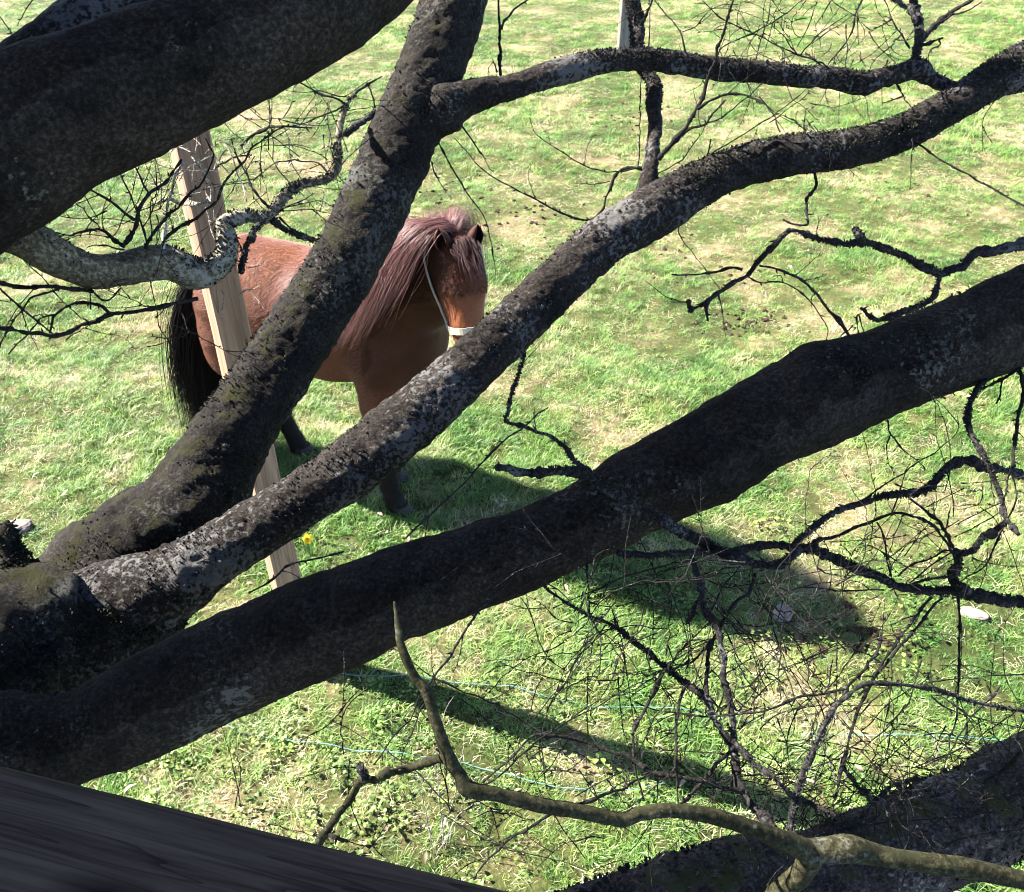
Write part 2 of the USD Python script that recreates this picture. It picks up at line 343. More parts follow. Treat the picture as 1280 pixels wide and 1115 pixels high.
def instancer(name, protos, material, pos, which, scale, rotz, tilt, **kw):
    path = path_for('/World', name)
    pi = UsdGeom.PointInstancer.Define(stage, path)
    rel = pi.CreatePrototypesRel()
    for k, m in enumerate(protos):
        pm = usdkit.mesh(stage, f'{path}/tuft' + ('' if k == 0 else f'_{k:03d}'), m, material, smooth=True)
        rel.AddTarget(pm.GetPath())
    pi.CreateProtoIndicesAttr(Vt.IntArray.FromNumpy(np.asarray(which, np.int32)))
    pi.CreatePositionsAttr(Vt.Vec3fArray.FromNumpy(np.asarray(pos, np.float32)))
    s = np.asarray(scale, np.float32)
    pi.CreateScalesAttr(Vt.Vec3fArray.FromNumpy(s if s.ndim == 2 else np.repeat(s[:, None], 3, 1)))
    n = len(pos)
    az = rng.uniform(0, 2 * np.pi, n)
    c, sn, ct, st = np.cos(rotz / 2), np.sin(rotz / 2), np.cos(tilt / 2), np.sin(tilt / 2)
    # q = tilt about a horizontal axis, after the turn about z
    ax, ay = np.cos(az), np.sin(az)
    w = ct * c; xq = st * (ax * c + ay * sn); yq = st * (ay * c - ax * sn); zq = ct * sn
    pi.CreateOrientationsAttr(Vt.QuathArray([Gf.Quath(float(a), float(b), float(d), float(e)) for a, b, d, e in zip(w, xq, yq, zq)]))
    tag(pi, **kw)
    return pi


def scatter(dens, ymin=0.7, ymax=24):
    """Points over the field in view and a margin beside it; dens(y) per square metre."""
    out = []
    y = ymin
    while y < ymax:
        dy = 0.5; half = 0.56 * (y * 0.819 + 1.68) + 0.9
        n = rng.poisson(dens(y + dy / 2) * dy * 2 * half)
        out.append(np.stack([rng.uniform(-half, half, n), rng.uniform(y, y + dy, n)], 1)); y += dy
    return np.vstack(out)


def patch(p, f, seed):
    return fbm(np.concatenate([p * f, np.zeros((len(p), 1))], 1), 4, seed)


tufts = [blade(20, 0.046, 0.0028, 0.9, 0.034, 0.3) for _ in range(4)] + [blade(22, 0.058, 0.0031, 1.1, 0.036, 0.4) for _ in range(3)]
pts = scatter(lambda y: 950 if y < 5 else (520 if y < 8 else 230))
lush = patch(pts, 1.1, 21) * 0.6 + patch(pts, 4.0, 33) * 0.4
keep = rng.uniform(size=len(pts)) < np.clip((lush - 0.30) * 5, 0.65, 1)
pts, lush = pts[keep], lush[keep]
dist = pts[:, 1]
sc = np.clip(0.42 + 2.3 * (lush - 0.37), 0.40, 1.5) * rng.uniform(0.75, 1.25, len(pts)) * np.where(dist > 8, 1.25, 1.0) * np.where(dist > 7, 0.8, 1.0)
pos = np.column_stack([pts, ground_z(pts[:, 0], pts[:, 1])])
instancer('grass', tufts, M_grass, pos, rng.integers(0, len(tufts), len(pos)), np.column_stack([np.where(dist > 8, 1.3, 1.0) * sc ** 0.5, np.where(dist > 8, 1.3, 1.0) * sc ** 0.5, sc]),
          rng.uniform(0, 6.28, len(pos)), np.abs(rng.normal(0, 0.18, len(pos))), label='short tufted green grass growing all over the pasture', cat='grass', kind='stuff')

straw = [blade(10, 0.018, 0.0019, 2.2, 0.04, 0.7) for _ in range(4)]
pts = scatter(lambda y: 200 if y < 5 else (150 if y < 8 else 120))
dry = patch(pts, 1.6, 57) * 0.6 + (1 - (patch(pts, 1.1, 21) * 0.6 + patch(pts, 4.0, 33) * 0.4)) * 0.4
keep = rng.uniform(size=len(pts)) < np.clip((dry - 0.42) * 7, 0.10, 1)
pts = pts[keep]
pos = np.column_stack([pts, ground_z(pts[:, 0], pts[:, 1]) + 0.004])
instancer('dry_grass', straw, M_straw, pos, rng.integers(0, len(straw), len(pos)), rng.uniform(0.8, 1.6, len(pos)) * np.where(pts[:, 1] > 8, 1.4, 1.0), rng.uniform(0, 6.28, len(pos)), np.abs(rng.normal(0, 0.1, len(pos))),
          label='flattened pale dry grass lying among the green tufts', cat='dry grass', kind='stuff')


def leaf(l, w, curl, stalk=0.0):
    t = np.linspace(0, 1, 5); ww = w * np.array([0.15, 0.9, 1.0, 0.7, 0.02]) * 0.5
    c = np.stack([l * t, 0 * t, curl * np.sin(t * 2.6)], 1)
    v = np.vstack([np.stack([c[:, 0], -ww, c[:, 2] + 0.25 * ww], 1), c, np.stack([c[:, 0], ww, c[:, 2] + 0.25 * ww], 1)])
    f = []
    for k in range(4):
        for o in (0, 5):
            f.append([o + k, o + k + 1, o + 6 + k, o + 5 + k])
    return v, np.array(f)


def leafclump(n):
    parts = []
    for _ in range(n):
        l = rng.uniform(0.010, 0.022)
        v, f = leaf(l, l * rng.uniform(0.75, 1.0), rng.uniform(0.001, 0.006))
        a, b = rng.uniform(0, 6.28), rng.uniform(-0.25, 0.5)
        m = trimesh.transformations.euler_matrix(rng.uniform(-0.4, 0.4), b, a, 'sxyz')
        v = trimesh.transform_points(v, m) + np.array([*rng.uniform(-0.04, 0.04, 2), rng.uniform(0.008, 0.045)])
        parts.append((v, f))
    return cat_mesh(parts)


clumps = [leafclump(14) for _ in range(5)]
cx, cy = [], []
q = scatter(lambda y: 420, 1.0, 3.3)
m_ = patch(q, 1.4, 71)
edge = np.exp(-(((q[:, 0] + 0.75) / 0.75) ** 2 + ((q[:, 1] - 2.0) / 0.45) ** 2))
q = q[rng.uniform(size=len(q)) < np.clip((m_ - 0.52) * 2.2, 0, 0.10) + 0.36 * edge]
pos = np.column_stack([q, ground_z(q[:, 0], q[:, 1])])
instancer('ground_cover', clumps, M_cover, pos, rng.integers(0, 5, len(pos)), rng.uniform(0.7, 1.25, len(pos)), rng.uniform(0, 6.28, len(pos)), np.abs(rng.normal(0, 0.2, len(pos))),
          label='low round leaved green weeds covering the ground beside the railing', cat='ground cover', kind='stuff')

dl = [leaf(0.042, 0.018, 0.010), leaf(0.038, 0.02, -0.004), leaf(0.05, 0.015, 0.014)]
dl = [cat_mesh([x]) for x in dl]
q = scatter(lambda y: 24 if y < 4.2 else (2 if y < 7 else 0.6), 1.0, 12)
q = q[rng.uniform(size=len(q)) < np.clip((patch(q, 1.2, 91) - 0.42) * 6, 0.05, 1)]
pos = np.column_stack([q, ground_z(q[:, 0], q[:, 1]) + rng.uniform(0.01, 0.035, len(q))])
instancer('fallen_leaves', dl, M_deadleaf, pos, rng.integers(0, 3, len(pos)), rng.uniform(0.5, 1.15, len(pos)), rng.uniform(0, 6.28, len(pos)), np.abs(rng.normal(0, 0.4, len(pos))),
          label='pale brown fallen leaves scattered in the grass under the tree', cat='fallen leaves', kind='stuff')

def clod():
    m = trimesh.creation.icosphere(2, 0.02); v = np.array(m.vertices)
    return v * (0.2 + 1.7 * fbm(v * 90 + rng.uniform(0, 9), 2, 4)[:, None]) * np.array([1, 1, 0.6]), np.array(m.faces)


q = []
for (x, y, n_, sp) in ((930, 402, 60, 0.12), (760, 148, 46, 0.3), (640, 268, 50, 0.22), (700, 300, 24, 0.2), (1085, 795, 40, 0.09), (560, 235, 30, 0.25), (470, 668, 20, 0.08), (1120, 250, 16, 0.4), (760, 610, 18, 0.1), (900, 330, 20, 0.25)):
    g_ = G(x, y); q.append(g_[:2] + rng.normal(0, sp, (n_, 2)) * np.array([1.3, 0.8]))
q = np.vstack(q)
instancer('earth_clods', [clod() for _ in range(4)], M_earth, np.column_stack([q, ground_z(q[:, 0], q[:, 1]) + 0.004]), rng.integers(0, 4, len(q)), rng.uniform(0.25, 0.85, len(q)), rng.uniform(0, 6.28, len(q)), np.abs(rng.normal(0, 0.4, len(q))),
          label='dark crumbs of bare earth kicked up in the worn patches', cat='earth clods', kind='stuff')

# ------------------------------------------------------------------ the tree
TREE = np.array([-1.45, 1.0, 0.0])
tree = thing('old_tree', 'old leafless spreading tree with dark lichened limbs in front of the pony', 'tree', TREE)
limb_path = {}


def pix(pts):
    """Rows (x, y, half width, depth) of the photograph as (point, radius)."""
    return np.array([[*P(x, y, d), h * d / FPX] for x, y, h, d in pts]).reshape(-1, 4)


def limb(key, pts, material, name='limb', label=None, parent=None, step=0.009, sides=60, rough=0.006, freq=26, seed=1, lump=0.12, grooves=0.0, pre=(), post=()):
    p = np.vstack([np.array(pre, float).reshape(-1, 4), pix(pts), np.array(post, float).reshape(-1, 4)])
    c = spline(p, step)
    m = tube(c[:, :3], c[:, 3], sides, rough, freq, seed, grooves, lump)
    o = obj(name, m, material, limb_path.get(parent, tree), base=TREE, **({'label': label} if label else {}))
    limb_path[key] = str(o.GetPath())
    return c


def flakes(key, c, count, size, material, name, top_only=True, seed=0, lump=0.12, up=0.15, long=1.0):
    """Curled flakes of lichen or tufts of moss sitting on a limb."""
    r = np.random.default_rng(seed)
    t, a, b = frames(c[:, :3])
    k = r.integers(1, len(c) - 1, count * 3); th = r.uniform(0, 2 * np.pi, count * 3)
    n = np.cos(th)[:, None] * a[k] + np.sin(th)[:, None] * b[k]
    o = c[k, :3] + n * (c[k, 3:4] * 0.99)
    cl = fbm(o * 7, 3, seed)
    ok = (r.uniform(size=len(k)) < np.clip((cl - 0.42) * 6, 0.04, 1)) & ((n[:, 2] > r.uniform(-0.9, 0.5, len(k))) if top_only else True)
    o, n, k = o[ok][:count], n[ok][:count], k[ok][:count]
    m = len(o)
    d = n * r.uniform(0.05, 0.7, (m, 1)) + r.normal(0, 0.6, (m, 3)) + np.array([0, 0, up])
    d /= np.linalg.norm(d, axis=1, keepdims=True)
    s = np.cross(d, r.normal(size=(m, 3))); s /= np.linalg.norm(s, axis=1, keepdims=True)
    L = size * r.uniform(0.5, 1.3, (m, 1)); W = L * r.uniform(0.35, 0.8, (m, 1)) / long
    e = np.cross(d, s)
    v = np.stack([o - s * W * 0.5 - n * 0.002, o + s * W * 0.5 - n * 0.002, o + d * L * 0.6 - s * W * 0.7, o + d * L * 0.7 + s * W * 0.6 + e * L * 0.2, o + d * L + e * L * 0.35], 1)
    f = np.array([[0, 1, 3], [0, 3, 2], [2, 3, 4]])
    obj(name, (v.reshape(-1, 3), (np.arange(m)[:, None, None] * 5 + f).reshape(-1, 3)), material, limb_path[key], smooth=False, base=TREE, kind='stuff')


# main stem, out of view on the left and placed to shade the railing, and the mossy fork that shows at the left edge
limb('trunk', [], M_bark_moss, name='trunk', sides=72, step=0.015, rough=0.012, freq=14, lump=0.16, seed=11,
     pre=[[-1.62, 1.02, -0.1, 0.42], [-1.60, 1.05, 0.15, 0.33], [-1.50, 1.12, 0.6, 0.27], [-1.42, 1.10, 1.2, 0.26], [-1.36, 1.0, 1.8, 0.24], [-1.34, 0.92, 2.5, 0.21], [-1.40, 0.85, 3.4, 0.18], [-1.38, 0.75, 4.6, 0.13], [-1.30, 0.70, 5.8, 0.07]])
c_fork = limb('fork', [(-60, 905, 110, 1.98), (-10, 820, 112, 2.02), (40, 798, 92, 2.05), (95, 800, 78, 2.09), (150, 788, 58, 2.12), (198, 776, 30, 2.14), (235, 762, 10, 2.16)], M_bark_moss, name='limb', label='thick mossy fork at the left edge', sides=80, step=0.007, rough=0.016, freq=17, lump=0.22, seed=3,
     pre=[[-1.42, 1.12, 0.75, 0.22]])
flakes('fork', c_fork, 9000, 0.011, M_mosstuft, 'moss', seed=31, top_only=False, long=2.2)
c_stub = limb('stub', [(30, 800, 72, 2.05), (12, 735, 48, 2.06), (2, 690, 26, 2.06), (6, 662, 13, 2.06), (9, 650, 5, 2.06)], M_bark_moss, name='stump', label='broken mossy stump at the left edge', sides=60, step=0.007, rough=0.012, freq=22, lump=0.22, seed=4)
flakes('stub', c_stub, 4000, 0.010, M_mosstuft, 'moss', seed=32, top_only=False, long=2.2)

c1 = limb('one', [(60, 800, 50, 2.30), (118, 738, 74, 2.34), (172, 690, 72, 2.36), (235, 640, 62, 2.38), (280, 560, 50, 2.40), (345, 460, 45, 2.43), (419, 350, 43, 2.46), (469, 250, 44, 2.48), (513, 150, 42, 2.50), (548, 60, 41, 2.52), (570, -10, 41, 2.54), (598, -100, 39, 2.58), (640, -260, 34, 2.62)],
          M_bark_moss, label='steep limb rising in front of the pony', seed=5, rough=0.008, freq=30, lump=0.13, grooves=0.007, sides=90, step=0.006, post=[[0.35, 2.7, 4.3, 0.045]])
flakes('one', c1, 3200, 0.0055, M_lichen, 'lichen', seed=41)
c2 = limb('two', [(60, 800, 60, 2.10), (130, 765, 60, 2.13), (200, 735, 50, 2.15), (250, 705, 42, 2.16), (300, 673, 37, 2.18), (400, 610, 36, 2.22), (500, 535, 38, 2.26), (600, 447, 34, 2.31), (700, 352, 31, 2.37), (760, 297, 31, 2.41), (819, 264, 33, 2.44), (860, 238, 29, 2.46), (912, 213, 26, 2.48), (983, 195, 25.5, 2.50), (1055, 187, 24, 2.52), (1127, 167, 23, 2.54), (1199, 127, 22, 2.56), (1253, 93, 24, 2.58), (1300, 66, 23, 2.60), (1400, 20, 21, 2.64), (1520, -40, 15, 2.7)],
          M_bark_lich, label='long straight lichened limb crossing the middle', seed=6, rough=0.007, freq=34, lump=0.10, grooves=0.009, sides=80, step=0.006)
flakes('two', c2, 7000, 0.0052, M_lichen, 'lichen', seed=42)
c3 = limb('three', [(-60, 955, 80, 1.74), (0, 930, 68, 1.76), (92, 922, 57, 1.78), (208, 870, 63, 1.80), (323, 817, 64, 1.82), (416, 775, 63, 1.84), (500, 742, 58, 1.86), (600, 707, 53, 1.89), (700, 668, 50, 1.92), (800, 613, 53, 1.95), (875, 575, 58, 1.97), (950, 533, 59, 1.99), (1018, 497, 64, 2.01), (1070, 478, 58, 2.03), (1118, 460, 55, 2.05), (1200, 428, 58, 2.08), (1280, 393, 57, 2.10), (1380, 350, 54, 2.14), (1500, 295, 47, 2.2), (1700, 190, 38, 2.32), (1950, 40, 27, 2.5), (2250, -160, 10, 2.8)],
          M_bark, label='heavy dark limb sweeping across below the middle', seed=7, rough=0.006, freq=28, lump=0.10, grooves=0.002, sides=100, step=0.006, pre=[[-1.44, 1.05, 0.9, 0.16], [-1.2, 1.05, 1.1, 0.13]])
flakes('three', c3, 5000, 0.005, M_lichen, 'lichen', seed=43)
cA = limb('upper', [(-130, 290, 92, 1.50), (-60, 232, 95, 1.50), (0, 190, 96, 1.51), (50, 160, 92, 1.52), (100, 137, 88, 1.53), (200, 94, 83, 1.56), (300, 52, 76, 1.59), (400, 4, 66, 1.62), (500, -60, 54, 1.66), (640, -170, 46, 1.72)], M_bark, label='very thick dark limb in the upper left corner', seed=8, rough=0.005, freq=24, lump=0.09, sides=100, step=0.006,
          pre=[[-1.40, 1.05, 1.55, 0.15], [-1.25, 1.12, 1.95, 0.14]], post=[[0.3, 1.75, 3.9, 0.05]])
cA2 = limb('upper_two', [(-70, 178, 46, 1.78), (0, 119, 45, 1.78), (58, 73, 43, 1.79), (112, 33, 42, 1.80), (180, -10, 41, 1.82), (300, -80, 40, 1.86), (420, -170, 34, 1.9)], M_bark_lich, label='thinner limb behind the thick one in the upper left corner', seed=9, rough=0.005, freq=28, lump=0.12, sides=70, step=0.007, pre=[[-1.36, 1.0, 2.0, 0.12]])
cG = limb('grey', [(-40, 275, 26, 1.66), (0, 285, 25, 1.72), (38, 301, 24, 1.78), (72, 322, 23, 1.82), (110, 338, 22, 1.86), (150, 336, 21, 1.90), (190, 328, 22, 1.93), (215, 329, 21, 1.95), (240, 341, 20, 1.97), (262, 340, 18, 1.98), (281, 322, 14, 1.99), (284, 298, 12, 2.0), (281, 280, 10, 2.01), (305, 270, 8, 2.02), (331, 272, 7, 2.03), (344, 261, 7, 2.04), (353, 248, 6, 2.05), (366, 236, 6, 2.06), (386, 229, 5, 2.07), (410, 224, 5, 2.08), (421, 207, 5, 2.09), (422, 187, 4.5, 2.1), (423, 172, 4.5, 2.11), (425, 155, 4, 2.12), (432, 133, 3.5, 2.13), (443, 118, 2.5, 2.14)],
          M_bark_grey, label='crooked pale grey limb at the left edge before the post', seed=10, rough=0.005, freq=40, lump=0.2, sides=48, step=0.005, pre=[[-1.02, 1.34, 2.36, 0.04]])
flakes('grey', cG, 4500, 0.0055, M_lichen, 'lichen', seed=44)
n2 = len(c2)
flakes('two', c2[int(n2 * 0.52):int(n2 * 0.8)], 5200, 0.0065, M_mossgreen, 'moss', seed=52, long=1.6)
flakes('one', c1[:int(len(c1) * 0.30)], 3000, 0.006, M_mossbrown, 'moss', seed=53, long=1.6)
flakes('three', c3[int(len(c3) * 0.45):int(len(c3) * 0.8)], 3600, 0.008, M_mossgreen, 'moss', seed=54, long=1.6)
cX = limb('cross', [(490, 172, 22, 2.50), (524, 152, 30, 2.49), (556, 133, 33, 2.48), (578, 124, 23, 2.48), (603, 116, 19, 2.48), (639, 110, 16, 2.49), (675, 98, 16.5, 2.5), (729, 82, 15.5, 2.51), (783, 74, 14, 2.52), (819, 76, 14, 2.52), (860, 81, 13, 2.53), (900, 87, 13, 2.54), (960, 91, 13.5, 2.55), (1000, 95, 13, 2.56), (1037, 97, 13, 2.57), (1078, 104, 14, 2.58), (1105, 97, 11, 2.59), (1130, 90, 12, 2.6), (1147, 86, 14, 2.6), (1163, 97, 10, 2.61), (1192, 110, 9, 2.62), (1230, 114, 9, 2.64), (1290, 104, 9, 2.7), (1360, 90, 7, 2.75)],
          M_bark_lich, label='lichened side limb running level across the top', seed=12, rough=0.007, freq=45, lump=0.2, sides=48, step=0.005)
flakes('cross', cX, 9000, 0.0055, M_lichen, 'lichen', seed=45)
cV = limb('stem', [(806, 250, 15, 2.46), (808, 237, 12, 2.47), (813, 205, 9.5, 2.50), (819, 161, 8, 2.54), (817, 133, 9, 2.56), (818, 108, 9, 2.59), (808, 92, 7.5, 2.61), (800, 80, 8, 2.62), (797, 61, 8, 2.63), (796, 29, 9, 2.64), (790, 0, 9, 2.65), (786, -60, 8, 2.67), (770, -160, 6, 2.7)], M_bark_lich, label='upright lichened stem crossing the level side limb', seed=13, rough=0.007, freq=50, lump=0.24, sides=36, step=0.004)
flakes('stem', cV, 4500, 0.0055, M_lichen, 'lichen', seed=46)
cB = limb('low', [(380, 1330, 70, 1.95), (560, 1245, 66, 1.97), (720, 1180, 62, 2.0), (800, 1150, 62, 2.02), (875, 1128, 63, 2.05), (950, 1114, 63, 2.08), (1010, 1108, 60, 2.1), (1062, 1086, 60, 2.12), (1119, 1068, 60, 2.14), (1175, 1042, 61, 2.16), (1231, 1018, 62, 2.18), (1280, 997, 66, 2.2), (1360, 965, 68, 2.24), (1480, 915, 72, 2.3), (1640, 850, 58, 2.4), (1850, 740, 42, 2.55), (2150, 560, 14, 2.8)], M_bark_low, label='rough mossy limb in the lower right corner', seed=14, rough=0.012, freq=26, lump=0.14, grooves=0.006, sides=90, step=0.006,
          pre=[[-1.5, 1.05, 0.35, 0.15], [-1.0, 0.85, 0.5, 0.12]])
flakes('low', cB[int(len(cB) * 0.45):], 6000, 0.010, M_mossgreen, 'moss', seed=55, long=1.6)
flakes('low', cB, 12000, 0.010, M_lichen, 'lichen', seed=47, top_only=False)
cY = limb('green', [(940, 1175, 18, 1.52), (976, 1115, 16, 1.48), (1002, 1092, 15, 1.45), (1012, 1070, 15, 1.42), (1002, 1061, 14, 1.41), (987, 1054, 12.5, 1.40), (950, 1039, 11, 1.38), (894, 1021, 10, 1.36), (837, 1013, 9, 1.34), (800, 1017, 9, 1.33), (775, 1024, 9, 1.32), (722, 1014, 9, 1.30), (678, 1007, 9, 1.28), (622, 993, 8.5, 1.26), (585, 986, 10, 1.25), (574, 968, 8, 1.25), (562, 949, 8, 1.25), (544, 901, 7, 1.25), (533, 864, 7, 1.25), (518, 845, 6, 1.25), (503, 812, 6, 1.25), (497, 782, 4, 1.26), (493, 752, 1.6, 1.27)],
          M_green_bark, name='branch', label='smooth greenish branch close in front along the bottom', seed=15, rough=0.0016, freq=70, lump=0.16, sides=32, step=0.004)
limb('green_two', [(985, 1052, 9, 1.405), (1008, 1062, 14, 1.415), (1034, 1063, 16.5, 1.42), (1060, 1061, 17.5, 1.42), (1090, 1067, 14, 1.43), (1119, 1073, 12, 1.43), (1175, 1081, 12.5, 1.44), (1212, 1086, 12.5, 1.45), (1280, 1100, 12, 1.47), (1360, 1112, 11, 1.5)], M_green_bark, name='branch', label='smooth greenish branch leaving the lower right edge', seed=16, rough=0.0012, freq=60, lump=0.08, sides=32, step=0.004)

# two unseen limbs above the frame, placed to shade the limbs below them
cS = c3[::12]; cS = cS[(cS[:, 0] > -1.25)]
hi = cS[:, :3] + SUN * np.linspace(1.75, 1.9, len(cS))[:, None]
limb('shade_limb', [], M_bark, label='high limb of the crown', seed=21, sides=48, step=0.02, lump=0.12, pre=np.vstack([[[-1.38, 0.85, 1.9, 0.13], [-1.75, 1.25, 2.1, 0.13]], np.column_stack([hi, cS[:, 3] * 1.3 * np.clip(np.linspace(4, 0.25, len(cS)), 0, 1)])]))
cS = cA[::12]; cS = cS[(cS[:, 2] > 2.1)]
hi = cS[:, :3] + SUN * np.linspace(1.0, 1.25, len(cS))[:, None]
limb('shade_limb_two', [], M_bark, label='high limb of the crown', seed=22, sides=48, step=0.02, lump=0.12, pre=np.vstack([[[-1.36, 0.85, 2.4, 0.14], [-1.6, 1.15, 2.75, 0.15]], np.column_stack([hi, cS[:, 3] * 1.3 * np.clip(np.linspace(4, 0.25, len(cS)), 0, 1)])]))

